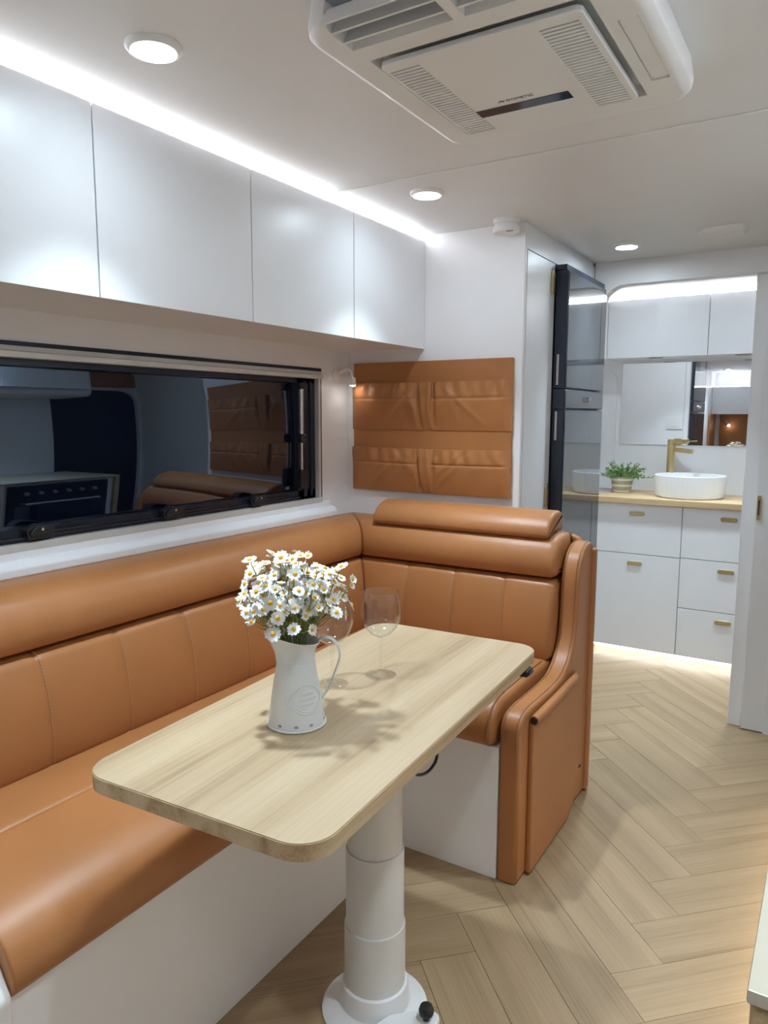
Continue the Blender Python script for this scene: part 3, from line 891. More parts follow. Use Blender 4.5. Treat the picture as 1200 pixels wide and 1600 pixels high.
# rolled rim, foot ring and neck seam
tube('rim', [jug_pt(2*PI*j/48, .171, .0004) for j in range(49)], .0015, 'enamel', J, n=8)
tube('foot_ring', [jug_pt(2*PI*j/48, .003, .0006) for j in range(49)], .0018, 'enamel', J, n=8)
tube('neck_seam', [jug_pt(2*PI*j/48, .129, .0001) for j in range(49)], .0010, 'enamel', jb, n=6)
# handle on the far side from the spout
hd = Vector((-math.cos(SPD), -math.sin(SPD), 0))
hpth = [(.034, .153), (.048, .168), (.066, .169), (.080, .154), (.084, .132), (.074, .100), (.062, .070), (.050, .052), (.047, .046)]
hs2 = smoothpts(hpth, 5)
tube('handle', [Vector((JX, JY, TZ+z))+hd*r for (r, z) in hs2], .006, 'enamel', J, n=12, flat=(.0022, .0085))
# embossed badge wrapped on the body, facing the camera and slightly right
BA = math.atan2(-JY, -JX) + 0.42
def badge(u, v, off): return jug_pt(BA+u/.045, .062+v, off)
def oval(a, b, lob, n=72):
    return [((a+lob*math.cos(4*t))*math.cos(t), (b+lob*.6*math.cos(4*t))*math.sin(t)) for t in [2*PI*k/n for k in range(n+1)]]
for (a, b, r_) in ((.033, .026, .0013), (.0285, .0215, .0009)):
    tube('badge_ring', [badge(u, v, .0004) for (u, v) in oval(a, b, .0022)], r_, 'enamel', jb, n=6)
rr_ = random.Random(4)
for (u0, u1, v0, amp) in ((-.014, .016, .009, .0022), (-.020, .021, .000, .0024), (-.013, .015, -.010, .0018)):
    pth = []
    for k in range(41):
        u = u0+(u1-u0)*k/40
        pth.append(badge(u, v0+amp*math.sin(k*1.25+rr_.random()*.5), .0002))
    tube('badge_scroll', pth, .0008, 'enamel', jb, n=5)
for da in (-0.62, -0.02, .52, 1.3, 2.4, 3.4):
    q = BA-.42+da
    c = Vector(jug_pt(q, .013, .0002)); nrm = Vector((math.cos(q), math.sin(q), .12)).normalized(); tg = Vector((-math.sin(q), math.cos(q), 0)); bi = nrm.cross(tg)
    pts_ = [c+tg*(.0042*math.cos(2*PI*k/10))+bi*(.0026*math.sin(2*PI*k/10)) for k in range(10)]
    mk('chip', [tuple(p) for p in pts_]+[tuple(p+nrm*.0004) for p in pts_], [tuple(range(10, 20))]+[(k, (k+1) % 10, 10+(k+1) % 10, 10+k) for k in range(10)], 'greyplastic', jb)

# ------------------------------------------------------------------ daisies
def petal_mesh(rad, n, cup, seed):
    rnd = random.Random(seed)
    v = []; f = []
    for k in range(n):
        a = 2*PI*k/n + rnd.uniform(-.08, .08); L_ = rad*rnd.uniform(.88, 1.05); w_ = rad*.25
        ca, sa = math.cos(a), math.sin(a)
        o = len(v)
        def q(r, s, z): v.append((ca*r-sa*s, sa*r+ca*s, z))
        dz = cup*rnd.uniform(.6, 1.3)
        q(rad*.12, -w_*.35, 0); q(rad*.12, w_*.35, 0)
        q(L_*.6, -w_, dz*.45); q(L_*.6, w_, dz*.45)
        q(L_*.93, -w_*.62, dz*.7); q(L_*.93, w_*.62, dz*.7)
        q(L_, 0, dz*.68)
        v_top = len(v)
        for i in range(o, o+7): v.append((v[i][0], v[i][1], v[i][2]-.0005))
        t = [(o, o+2, o+3, o+1), (o+2, o+4, o+5, o+3), (o+4, o+6, o+5)]
        f += t
        f += [tuple(i+7 for i in reversed(x)) for x in t]
        ed = [o, o+2, o+4, o+6, o+5, o+3, o+1]
        for i in range(7):
            a_, b_ = ed[i], ed[(i+1) % 7]
            f.append((a_, a_+7, b_+7, b_))
    me = bpy.data.meshes.new('flower'); me.from_pydata(v, [], f); me.materials.append(M['petal'])
    return me
PET = [petal_mesh(.0132, 11, .002, 1), petal_mesh(.0120, 10, .0035, 2), petal_mesh(.0135, 12, -.0015, 3), petal_mesh(.0100, 9, .006, 4)]
def centre_mesh():
    bm = bmesh.new()
    bmesh.ops.create_uvsphere(bm, u_segments=10, v_segments=6, radius=.0042)
    for v in bm.verts: v.co.z = v.co.z*.55+.0008
    me = bpy.data.meshes.new('flower_centre'); bm.to_mesh(me); bm.free()
    for p in me.polygons: p.use_smooth = True
    me.materials.append(M['yolk']); return me
CEN = centre_mesh()
rnd = random.Random(21)
camv = Vector((-JX, -JY, 0)).normalized(); sidev = Vector((camv.y, -camv.x, 0))     # sidev points left in the photo
if sidev.dot(rt) > 0: sidev = -sidev
NSP = 30
for sidx in range(NSP):
    az = 2*PI*sidx/NSP*3.236 + rnd.uniform(-.2, .2)
    lean = math.sqrt((sidx+.6)/NSP)
    root = Vector((JX, JY, TZ+.115)) + Vector((math.cos(az), math.sin(az), 0))*.014*lean
    sp_ = thing('daisy_spray', 'white daisy spray with yellow-centred flowers standing in the enamel jug', 'flowers', root, 'daisy sprays in the jug')
    hdir = Vector((math.cos(az), math.sin(az), 0))
    H_ = .118 + .068*(1-lean**2) + rnd.uniform(-.022, .018)
    neck = Vector((JX, JY, TZ+.172)) + hdir*.026*lean + sidev*.006
    tipc = Vector((JX, JY, TZ+.115+H_)) + hdir*(.080*lean) + sidev*.006
    spine = [root, root.lerp(neck, .5), neck, neck.lerp(tipc, .5)+hdir*.006]
    geo = []
    def addtube(path, r):
        rg = tube_geo(path, r, 5); n_ = 5
        vv = [tuple(p) for q in rg for p in q]
        ff = [(i*n_+j, (i+1)*n_+j, (i+1)*n_+(j+1) % n_, i*n_+(j+1) % n_) for i in range(len(rg)-1) for j in range(n_)]
        geo.append((vv, ff))
    addtube(spine, .0014)
    heads = []
    nh = 8
    for k in range(nh):
        off = Vector((rnd.gauss(0, 1), rnd.gauss(0, 1), rnd.gauss(0, .85)))*.029
        hp_ = tipc + off
        hp_.z = min(max(hp_.z, TZ+.186+.02*rnd.random()), TZ+.332)
        rad_ = Vector((hp_.x-JX, hp_.y-JY, 0))
        if rad_.length > .100: hp_ -= rad_*(1-(.100+.25*(rad_.length-.100))/rad_.length)
        base = spine[2].lerp(spine[3], rnd.uniform(.2, 1))
        midp = base.lerp(hp_, .55)+Vector((0, 0, -.006))+hdir*.004
        addtube([base, midp, hp_], .0008)
        outd = (hp_-Vector((JX, JY, TZ+.15))).normalized()
        d = (outd*.8 + camv*.6*rnd.random() + Vector((0, 0, .35*rnd.random())) + Vector((rnd.gauss(0, .35), rnd.gauss(0, .35), rnd.gauss(0, .3)))).normalized()
        heads.append((hp_, d))
    # narrow leaves on the stalk
    for k in range(5):
        a0 = spine[2].lerp(tipc, rnd.uniform(0, .75)); dl = (hdir*rnd.uniform(-.2, 1)+Vector((rnd.gauss(0, .5), rnd.gauss(0, .5), rnd.uniform(.2, 1)))).normalized()
        sd = dl.cross(Vector((0, 0, 1))).normalized()*.0022
        b0 = a0+dl*.014; c0 = a0+dl*.028
        nn = sd.cross(dl).normalized()*.0003
        vv = [a0, b0-sd, c0, b0+sd, a0-nn*2, b0-sd-nn*2, c0-nn*2, b0+sd-nn*2]
        geo.append(([tuple(p) for p in vv], [(0, 1, 2, 3), (7, 6, 5, 4), (0, 4, 5, 1), (1, 5, 6, 2), (2, 6, 7, 3), (3, 7, 4, 0)]))
    joined('stem', geo, 'stem', sp_, smooth=60)
    for (hp_, d) in heads:
        fo = bpy.data.objects.new('flower', rnd.choice(PET)); COL.objects.link(fo)
        fo.parent = sp_; fo.location = hp_-root
        fo.rotation_euler = d.to_track_quat('Z', 'Y').to_euler()
        s_ = rnd.uniform(.86, 1.16); fo.scale = (s_, s_, s_)
        fc = bpy.data.objects.new('flower_centre', CEN); COL.objects.link(fc); fc.parent = fo

# ------------------------------------------------------------------ wine glasses
def wine_glass(x, y, label):
    g = thing('wine_glass', label, 'glass', (x, y, TZ), 'balloon glasses on the table')
    bowl_o = smoothpts([(.0040, .0905), (.014, .0935), (.028, .104), (.0405, .122), (.0468, .145), (.0462, .165), (.0425, .184), (.0395, .196)], 4)
    bowl_i = [(max(0, r-.0011), z+.0007) for (r, z) in bowl_o]
    prof = [(0, .0895)] + bowl_o + [(.0390, .1966)] + bowl_i[::-1][1:-2] + [(.006, .0955), (0, .0950)]
    lathe('bowl', prof, (x, y, TZ), 'glass', g, n=48, smooth=50)
    tube('rim', [(x+.0392*math.cos(2*PI*k/40), y+.0392*math.sin(2*PI*k/40), TZ+.1963) for k in range(41)], .0009, 'glass', g, n=8)
    ft = smoothpts([(.0355, .0006), (.0357, .0018), (.033, .0026), (.018, .0040), (.0085, .0072), (.0048, .014), (.0036, .026), (.0034, .060), (.0040, .080), (.0052, .0893)], 4)
    lathe('stem_foot', [(0, .0006), (.030, .0003)] + ft + [(0, .0894)], (x, y, TZ), 'glass', g, n=48, smooth=50)
    return g
wine_glass(-0.856, 1.368, 'clear balloon wine glass standing in the open, farther from the jug')
wine_glass(-0.916, 1.262, 'clear balloon wine glass partly hidden behind the jug and flowers')

# ------------------------------------------------------------------ roof air conditioner
A = thing('air_conditioner', 'white rooftop air conditioner unit on the ceiling', 'air conditioner', (-0.53, 1.26, 1.88))
AX0, AX1, AY0, AY1, AZ = -0.780, -0.276, .984, 1.566, 1.888
bo = rrect(AX0, AX1, AY0, AY1, .055)
body = loft('housing', [[(x, y, CZ-.0005) for (x, y) in inset(bo, .006)], [(x, y, AZ+.026) for (x, y) in bo], [(x, y, AZ+.012) for (x, y) in inset(bo, .002)],
                        [(x, y, AZ+.004) for (x, y) in inset(bo, .010)], [(x, y, AZ) for (x, y) in inset(bo, .022)]], 'plastic', A, smooth=35)
vent0, vent1 = (-0.722, -0.539), (-0.521, -0.338)
cut(body, [box_bm(-0.717, -0.350, 1.106, 1.486, AZ-.01, AZ+.022), box_bm(vent0[0], vent0[1], .95, 1.064, AZ-.01, AZ+.048), box_bm(vent1[0], vent1[1], .95, 1.064, AZ-.01, AZ+.048),
           box_bm(-0.331, -0.300, 1.195, 1.430, AZ-.01, AZ+.006)])
for (a, b) in (vent0, vent1):
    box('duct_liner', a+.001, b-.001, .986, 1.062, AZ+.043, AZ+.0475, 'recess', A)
    for k, y in enumerate((.972, 1.002, 1.036)):
        va = prism('vane', [(y, AZ+.001), (y+.003, AZ), (y+.022, AZ+.030), (y+.019, AZ+.031)], 'x', a+.001, b-.001, 'plastic', A, smooth=None)
lens = prism('light_cover', rrect(-0.330, -0.301, 1.196, 1.429, .010, 4), 'z', AZ+.002, AZ+.0055, 'greyplastic', A, bev=.001)
lens.data.materials.clear(); lens.data.materials.append(M['plastic'])
GZ = 1.879
gp = prism('grille_panel', rrect(-0.706, -0.361, 1.117, 1.474, .014), 'z', GZ, GZ+.010, 'plastic', A, bev=.0025)
LV = [(-0.7005, -0.6425), (-0.4355, -0.373)]
cut(gp, [box_bm(a, b, 1.142, 1.468, GZ-.01, GZ+.02) for (a, b) in LV])
for (a, b) in LV:
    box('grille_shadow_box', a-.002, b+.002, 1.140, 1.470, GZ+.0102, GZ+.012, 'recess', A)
    geo = []; n_ = 30
    for k in range(n_+1):
        y = 1.142+(1.468-1.142)*k/n_
        geo.append(boxgeo(a-.0005, b+.0005, y-.0034, y+.0034, GZ+.0008, GZ+.006))
    o = joined('louvre_slats', geo, 'plastic', gp, None); o['kind'] = 'stuff'
dp = prism('display', [(-0.643, 1.369), (-0.462, 1.369), (-0.462, 1.401), (-0.643, 1.401)], 'z', GZ-.0008, GZ+.001, 'navy', gp, smooth=None)
prism('receiver', [(-0.497, 1.3695), (-0.4625, 1.3695), (-0.4625, 1.4005), (-0.497, 1.4005)], 'z', GZ-.0012, GZ-.0007, M['navy'], dp, smooth=None)
def text_mesh(name, body_, size, loc, rot, mat, parent, ext=.0003, spacing=1.0, shear=0.0):
    cu = bpy.data.curves.new(name, 'FONT'); cu.body = body_; cu.size = size; cu.extrude = ext; cu.align_x = 'LEFT'; cu.space_character = spacing; cu.shear = shear
    t = bpy.data.objects.new(name, cu); COL.objects.link(t)
    bpy.context.view_layer.update()
    me = bpy.data.meshes.new_from_object(t.evaluated_get(bpy.context.evaluated_depsgraph_get()))
    bpy.data.objects.remove(t); bpy.data.curves.remove(cu)
    me.materials.clear(); me.materials.append(M[mat])
    o = bpy.data.objects.new(name, me); COL.objects.link(o)
    o.parent = parent; o.location = Vector(loc)-WL[parent]; o.rotation_euler = rot
    return o
lg = text_mesh('lettering', 'DOMETIC', .0118, (-0.5735, 1.3545, GZ-.0003), (PI, 0, 0), 'ink', gp, spacing=1.02)
lg.scale = (1.0, 1.0, 1.0)
tube('emblem', [(-0.5885, 1.3525, GZ-.0006), (-0.5855, 1.3480, GZ-.0006), (-0.5825, 1.3475, GZ-.0006), (-0.5805, 1.3505, GZ-.0006), (-0.5785, 1.3515, GZ-.0006), (-0.5762, 1.3478, GZ-.0006)], .0010, 'ink', gp, n=6)

# ------------------------------------------------------------------ downlights
def downlight(x, y, label, z=CZ):
    d = thing('downlight', label, 'light', (x, y, z-.012), 'ceiling downlights')
    lathe('bezel', [(.050, 0), (.050, -.004), (.046, -.009), (.041, -.0105), (.0385, -.008), (.0385, 0)], (x, y, z), 'plastic', d, n=40)
    lathe('lens', [(0, -.0085), (.026, -.0090), (.0380, -.0075), (.0380, -.004), (0, -.004)], (x, y, z), 'lens', d, n=40)
    ld = bpy.data.lights.new('downlight_beam', 'AREA'); ld.shape = 'DISK'; ld.size = .070; ld.energy = BEAM; ld.spread = SPREAD; ld.color = LCOL
    lo = bpy.data.objects.new('downlight_beam', ld); COL.objects.link(lo); lo.parent = d; lo.location = Vector((x, y, z-.0095))-WL[d]
    return d
downlight(-1.091, .976, 'lit round downlight nearest the camera, left of the air conditioner')
downlight(-1.089, 1.991, 'lit round downlight in front of the leather pocket wall')
downlight(-0.754, 2.981, 'lit round downlight near the bathroom doorway')
downlight(-0.030, .976, 'lit round downlight above the kitchen bench, nearer end')
downlight(-0.030, 1.991, 'lit round downlight above the kitchen bench, farther end')
downlight(-1.091, -0.040, 'lit round downlight behind the viewpoint, seat side')
downlight(-0.030, -0.040, 'lit round downlight behind the viewpoint, kitchen side')
downlight(-0.900, 3.800, 'lit round downlight inside the bathroom, left one')
downlight(-0.300, 3.800, 'added unseen second downlight brightening the bathroom')  # extra lamp out of view, added to brighten the bathroom
downlight(-1.420, -2.55, 'lit round downlight at the bedroom end seen in the mirror')

# ------------------------------------------------------------------ smoke alarm and roof dome
sa = thing('smoke_alarm', 'round white smoke alarm on the ceiling at the cabinet corner', 'smoke alarm', (-1.006, 2.405, 1.905))
lathe('base', [(0, 0), (.044, 0), (.044, -.014), (.041, -.016), (0, -.016)], (-1.006, 2.398, CZ), 'plastic', sa, n=40)
lathe('cover', [(0, -.016), (.040, -.016), (.041, -.020), (.045, -.026), (.045, -.038), (.041, -.043), (.020, -.0445), (0, -.0445)], (-1.006, 2.398, CZ), 'plastic', sa, n=40)
for k in range(4):
    box('sounder_slot', -0.992+k*.006, -0.989+k*.006, 2.365, 2.372, CZ-.0452, CZ-.0437, 'ink', sa)
rd = thing('ceiling_vent_dome', 'low white wedge-shaped cover on the ceiling near the doorway', 'vent', (-0.405, 2.90, 1.925))
loft('cover', [[(x, y, CZ-.0005) for (x, y) in rrect(-0.485, -0.325, 2.845, 2.955, .03)], [(x, y, CZ-.010) for (x, y) in rrect(-0.483, -0.327, 2.846, 2.954, .03)],
               [(x, y, CZ-.024) for (x, y) in rrect(-0.455, -0.335, 2.862, 2.94, .025)]], 'plastic', rd, smooth=45)
box('screw_cap', -0.40, -0.39, 2.895, 2.905, CZ-.0255, CZ-.0238, 'plastic', rd)

# ------------------------------------------------------------------ reading lamp by the window
R_ = thing('reading_lamp', 'small white gooseneck reading lamp lit on the wall beside the window', 'lamp', (WX, 2.370, 1.43))
lathe('wall_plate', [(0, 0), (.026, 0), (.026, .006), (.022, .009), (.009, .011), (0, .011)], (WX, 2.364, 1.452), 'plastic', R_, n=28, axis='x')
gp_ = smoothpts([(0, 0), (.018, .016), (.036, .022), (.054, .012), (.060, -.012)], 5)
tube('neck', [(WX+.008+a, 2.366+a*.25, 1.452+b) for (a, b) in gp_], .0055, 'plastic', R_, n=12)
hx, hy = WX+.069, 2.382
lathe('head', [(0, 0), (.009, 0), (.012, -.006), (.0135, -.030), (.0125, -.0305), (.0115, -.028), (0, -.027)], (hx, hy, 1.443), 'plastic', R_, n=24)
lathe('bulb', [(0, -.0275), (.0112, -.0285), (.0112, -.0305), (.006, -.033), (0, -.034)], (hx, hy, 1.443), 'lamp', R_, n=20)

# ------------------------------------------------------------------ pulls
def pull(name, c, w_, h_, axis, parent, depth=.006, mat='goldpaint', sgn=-1):
    u0, v0 = c
    pts_ = fillet([(u0-w_/2, v0-h_/2), (u0+w_/2, v0-h_/2), (u0+w_/2, v0+h_/2), (u0-w_/2, v0+h_/2)], min(w_, h_)*.499, 7)
    return pts_

# ------------------------------------------------------------------ pantry and fridge block
FXF = -0.955
pc = thing('pantry_cabinet', 'slim tall white pantry cabinet with brass pulls beside the fridge', 'cabinet', (-1.3, 2.60, 0))
box('body', WX+.004, -0.975, BY+.019, 2.755, .0, 1.864, 'gloss', pc)
pdoor = box('door', -0.974, FXF, BY+.019, 2.752, .06, 1.862, 'gloss', pc, bev=.002)
for zc in (1.789, .993):
    pu = prism('pull', fillet([(2.706, zc-.044), (2.736, zc-.044), (2.736, zc+.044), (2.706, zc+.044)], .0148, 6), 'x', FXF, FXF+.008, 'goldpaint', pdoor, bev=.002, label='brass oval pull')
    prism('pull_recess', fillet([(2.715, zc-.034), (2.7275, zc-.034), (2.7275, zc+.034), (2.715, zc+.034)], .006, 5), 'x', FXF+.0078, FXF+.0088, 'gold', pu)
FR = thing('fridge', 'tall dark glass-fronted two-door fridge freezer', 'fridge', (-1.2, 3.02, 0))
box('cabinet', WX+.01, FXF-.004, 2.757, 3.268, .10, 1.862, 'fridge', FR)
box('plinth', WX+.01, -0.915, 2.757, 3.290, 0, .098, 'gloss', FR, bev=.002, label='white plinth')
def fridge_door(name, z0, z1):
    d = prism(name, [(-0.953, 2.762), (-0.909, 2.762), (-0.906, 2.766), (-0.906, 3.283), (-0.911, 3.288), (-0.953, 3.288)], 'z', z0, z1, 'fridge', FR, bev=.0015, smooth=35)
    prism('glass_front', fillet([(2.772, z0+.004), (3.281, z0+.004), (3.281, z1-.004), (2.772, z1-.004)], .010, 4), 'x', -0.9062, -0.9042, 'fridgeglass', d, bev=.0006, smooth=35)
    return d
ud = fridge_door('upper_door', 1.404, 1.838)
ldr = fridge_door('lower_door', .102, 1.322)
cp = fridge_door('control_panel', 1.326, 1.400)
box('handle', -0.940, -0.931, 2.7555, 2.7625, 1.415, 1.530, 'silver', ud, bev=.0015)
box('handle', -0.940, -0.931, 2.7555, 2.7625, 1.205, 1.315, 'silver', ldr, bev=.0015)
lathe('dial', [(0, 0), (.013, 0), (.012, .012), (0, .013)], (-0.9042, 3.04, 1.363), 'chrome', cp, n=24, axis='x')
box('dial_grip', -0.892, -0.886, 3.037, 3.043, 1.352, 1.374, 'chrome', cp, bev=.001)
box('top_rail', -0.955, -0.912, 2.762, 3.288, 1.840, 1.860, 'fridge', FR, bev=.002)

# ------------------------------------------------------------------ bathroom vanity
VY = 4.005
def drawer_front(par, name, x0, x1, z0, z1, px=None):
    d = box(name, x0+.0015, x1-.0015, VY, VY+.018, z0+.0015, z1-.0015, 'gloss', par, bev=.0015)
    if px is None: px = (x0+x1)/2
    zc = z1-.050
    pu = prism('pull', fillet([(px-.040, zc-.0115), (px+.040, zc-.0115), (px+.040, zc+.0115), (px-.040, zc+.0115)], .0114, 6), 'y', VY-.006, VY, 'goldpaint', d, bev=.002, label='brass oval pull')
    prism('pull_recess', fillet([(px-.033, zc-.006), (px+.033, zc-.006), (px+.033, zc+.004), (px-.033, zc+.004)], .0048, 5), 'y', VY-.0066, VY-.0058, 'gold', pu)
    return d
VL = thing('vanity_cabinet', 'white vanity cabinet with one drawer over a door, under the potted plant', 'cabinet', (-0.9, 4.2, .04))
box('body', -1.126, -0.669, VY+.019, RY-.002, .040, .833, 'gloss', VL)
drawer_front(VL, 'drawer', -1.126, -0.669, .563, .832)
drawer_front(VL, 'door', -1.126, -0.669, .040, .563)
VR = thing('vanity_cabinet', 'white vanity cabinet with a stack of three drawers, on the right', 'cabinet', (-0.44, 4.2, .04))
box('body', -0.669, -0.212, VY+.019, RY-.002, .040, .833, 'gloss', VR)
for (a, b) in ((.566, .832), (.301, .566), (.040, .301)):
    drawer_front(VR, 'drawer', -0.669, -0.212, a, b, -0.448)
ct = tag(box('vanity_counter', -1.135, -0.200, 3.985, RY-.0005, .8335, .866, 'oakx', bev=.002), 'oak vanity countertop carrying the basin and plant', 'countertop')
kp = struct(box('trim_6', -1.126, -0.212, VY+.075, VY+.09, 0, .0395, 'wall'), 'recessed white kick board under the vanity')
ks = thing('light_strip', 'bright light strip under the vanity lighting the floor', 'light', (-0.67, VY+.03, .03), 'light strips')
box('channel', -1.115, -0.22, VY+.022, VY+.052, .036, .0395, 'silver', ks)
box('diffuser', -1.112, -0.223, VY+.026, VY+.048, .028, .036, 'ledkick', ks, bev=.002)
# splash panel with rounded corner, left of the mirror
sp1 = [(-1.45, .867), (-1.142, .867)] + [(-1.142, 1.50)] + [(-1.212+.07*math.cos(a), 1.50+.07*math.sin(a)) for a in [PI/2*k/8 for k in range(1, 9)]] + [(-1.45, 1.57)]
struct(prism('trim_7', sp1, 'y', RY-.012, RY-.0005, 'gloss', bev=.002), 'white wall panel with rounded corner beside the mirror')
# mirror
mr = thing('bathroom_mirror', 'wide frameless mirror above the basin reflecting the cabin', 'mirror', (-0.7, RY, 1.135))
box('glass', -1.113, -0.02, RY-.008, RY-.0055, 1.1345, 1.600, 'mirror', mr)
box('backing', -1.112, -0.021, RY-.0054, RY-.0005, 1.1355, 1.599, 'silver', mr)
# overhead bathroom cabinets
for lab, a, b in (('white bathroom overhead cabinet on the left, above the plant', -1.145, -0.624), ('white bathroom overhead cabinet on the right, above the basin', -0.624, -0.103)):
    t = thing('bathroom_cabinet', lab, 'cabinet', ((a+b)/2, 4.33, 1.615), 'bathroom overhead cabinets')
    box('body', a+.0005, b-.0005, 4.219, RY-.0005, 1.618, 1.922, 'gloss', t)
    dr = box('door', a+.0015, b-.0015, 4.200, 4.218, 1.614, 1.926, 'gloss', t, bev=.0015)
    q = -0.893 if a < -1 else -0.460
    prism('pull', fillet([(q-.040, 4.235), (q+.040, 4.235), (q+.040, 4.262), (q-.040, 4.262)], .012, 5), 'z', 1.612, 1.6185, 'goldpaint', t, bev=.001)
    box('pull_slot', q-.03, q+.03, 4.240, 4.257, 1.6108, 1.6121, 'ink', t)
struct(box('trim_8', WX, -1.146, 4.20, RY, 1.614, CZ, 'wall'), 'white bathroom bulkhead')
bs = thing('light_strip', 'light strip glowing above the bathroom overhead cabinets', 'light', (-0.62, 4.23, 1.922), 'light strips')
box('channel', -1.14, -0.108, 4.212, 4.250, 1.9225, 1.927, 'silver', bs)
box('diffuser', -1.14, -0.108, 4.206, 4.240, 1.927, 1.937, 'ledbath', bs, bev=.002)
# light switch on the bathroom side wall (seen in the mirror)
sw_ = thing('light_switch', 'square white switch plate seen in the bathroom mirror', 'switch', (-1.01, PY1, 1.20))
prism('plate', fillet([(-1.065, 1.205), (-0.962, 1.205), (-0.962, 1.285), (-1.065, 1.285)], .006), 'y', PY1, PY1+.007, 'plastic', sw_, bev=.002)
prism('rocker', fillet([(-1.045, 1.222), (-0.982, 1.222), (-0.982, 1.268), (-1.045, 1.268)], .003), 'y', PY1+.007, PY1+.010, 'ceramic', sw_, bev=.001)
# basin
bn = thing('basin', 'round white fluted vessel basin on the oak counter', 'basin', (-0.677, 4.215, .866))
NF = 180
def flute(a, z): return 1+.010*abs(math.sin(a*30)) if z > -1 else 1
bp_ = [(0, 0), (.165, 0), (.174, .006), (.178, .03), (.180, .09), (.180, .112), (.179, .117), (.176, .1185)]
lathe('bowl', bp_ + [(.170, .117), (.166, .108), (.155, .06), (.12, .03), (.05, .022), (0, .021)], (-0.677, 4.215, .866), 'ceramic', bn, n=NF, smooth=40,
      wob=lambda a, z: 1-(.012*abs(math.sin(a*30)) if .004 < z < .1125 else 0))
lathe('drain', [(0, 0), (.024, 0), (.022, .004), (0, .005)], (-0.677, 4.215, .8875), 'gold', bn, n=24)
# tap
tpn = thing('tap', 'tall brushed brass basin mixer tap with lever', 'tap', (-0.806, 4.355, .866))
lathe('body', [(0, 0), (.027, 0), (.027, .005), (.021, .008), (.021, .262), (.0205, .265), (0, .265)], (-0.806, 4.355, .866), 'gold', tpn, n=32)
lathe('cap', [(0, 0), (.021, 0), (.021, .032), (.019, .036), (0, .036)], (-0.806, 4.355, 1.1325), 'gold', tpn, n=32)
sd_ = Vector((.92, -.38, 0)).normalized()
b0 = Vector((-0.806, 4.355, 1.112))
spt = tube('spout', [b0+sd_*.015, b0+sd_*.118+Vector((0, 0, -.006))], .0125, 'gold', tpn, n=20)
e0 = b0+sd_*.117+Vector((0, 0, .006))
lathe('aerator', [(0, 0), (.0145, 0), (.0145, -.024), (0, -.024)], tuple(e0), 'gold', spt, n=20)
lv = tube('lever', [Vector((-0.806, 4.355, 1.152))+sd_*.010, Vector((-0.806, 4.355, 1.153))+sd_*.060], .015, 'gold', tpn, n=20)
tube('lever_pin', [Vector((-0.806, 4.355, 1.153))+sd_*.060, Vector((-0.806, 4.355, 1.155))+sd_*.108], .0032, 'gold', lv, n=10)

# potted plant
pl = thing('potted_plant', 'small green leafy plant in a banded pot on the oak counter', 'plant', (-1.046, 4.262, .866))
lathe('pot', [(0, 0), (.046, 0), (.050, .004), (.0615, .082), (.0625, .088), (.058, .088), (.056, .078), (0, .076)], (-1.046, 4.262, .866), 'pot', pl, n=40)
rnd = random.Random(9)
geo = []
for k in range(70):
    a = rnd.uniform(0, 2*PI); el = rnd.uniform(.30, 1.5); L_ = rnd.uniform(.07, .135)
    d = Vector((math.cos(a)*math.cos(el)*1.15, math.sin(a)*math.cos(el)*.8, math.sin(el)*.92))
    b0 = Vector((-1.046, 4.262, .942))+Vector((math.cos(a), math.sin(a), 0))*rnd.uniform(0, .04)
    rg = tube_geo([b0, b0+d*L_*.5, b0+d*L_-Vector((0, 0, .018*L_/.1))], .0012, 4)
    geo.append(([tuple(p) for r in rg for p in r], [(i*4+j, i*4+4+j, i*4+4+(j+1) % 4, i*4+(j+1) % 4) for i in range(2) for j in range(4)]))
    for q in range(9):
        t = .25+.75*q/8
        c0 = b0+d*L_*t-Vector((0, 0, .018*L_/.1*t*t))
        ld = (d*.6+Vector((rnd.gauss(0, .7), rnd.gauss(0, .7), rnd.gauss(.1, .6)))).normalized()
        s_ = ld.cross(Vector((rnd.gauss(0, 1), rnd.gauss(0, 1), rnd.gauss(0, 1)))).normalized()*rnd.uniform(.0035, .0052)
        ll = rnd.uniform(.014, .021); nn = s_.cross(ld).normalized()*.0004
        vv = [c0, c0+ld*ll*.5-s_, c0+ld*ll, c0+ld*ll*.5+s_]
        vv += [p-nn for p in vv]
        geo.append(([tuple(p) for p in vv], [(0, 1, 2, 3), (7, 6, 5, 4), (0, 4, 5, 1), (1, 5, 6, 2), (2, 6, 7, 3), (3, 7, 4, 0)]))
fo = joined('foliage', geo, 'leaf', pl, None); fo['kind'] = 'stuff'

# ------------------------------------------------------------------ kitchen side (bottom right corner, and reflected in the window)
KX, KY0, KY1, KZ = -0.031, .575, 2.70, .868
kt = tag(box('kitchen_benchtop', KX, RX-.0005, KY0, KY1, KZ-.012, KZ, 'cream', bev=.002), 'pale kitchen benchtop corner at the lower right', 'benchtop')
kb = thing('kitchen_cabinet', 'kitchen base cabinet with a fluted end panel at the lower right', 'cabinet', (.2, 1.6, 0))
box('body', KX+.02, RX-.001, KY0+.020, KY1-.032, .08, KZ-.0125, 'gloss', kb)
box('waterfall_end', KX, RX-.001, KY1-.030, KY1, 0, KZ-.0125, 'oak', kb, bev=.002)
nsl = 22; sw0 = (RX-.004-KX)/nsl
for k in range(nsl):
    x0 = KX+.002+k*sw0
    prof_ = [(x0, KY0+.019)] + [(x0+sw0*.5-sw0*.46*math.cos(PI*j/8), KY0+.014-.010*math.sin(PI*j/8)) for j in range(9)] + [(x0+sw0, KY0+.019)]
    prism('slat', prof_, 'z', .0, KZ-.0125, 'oakedge', kb, smooth=50)
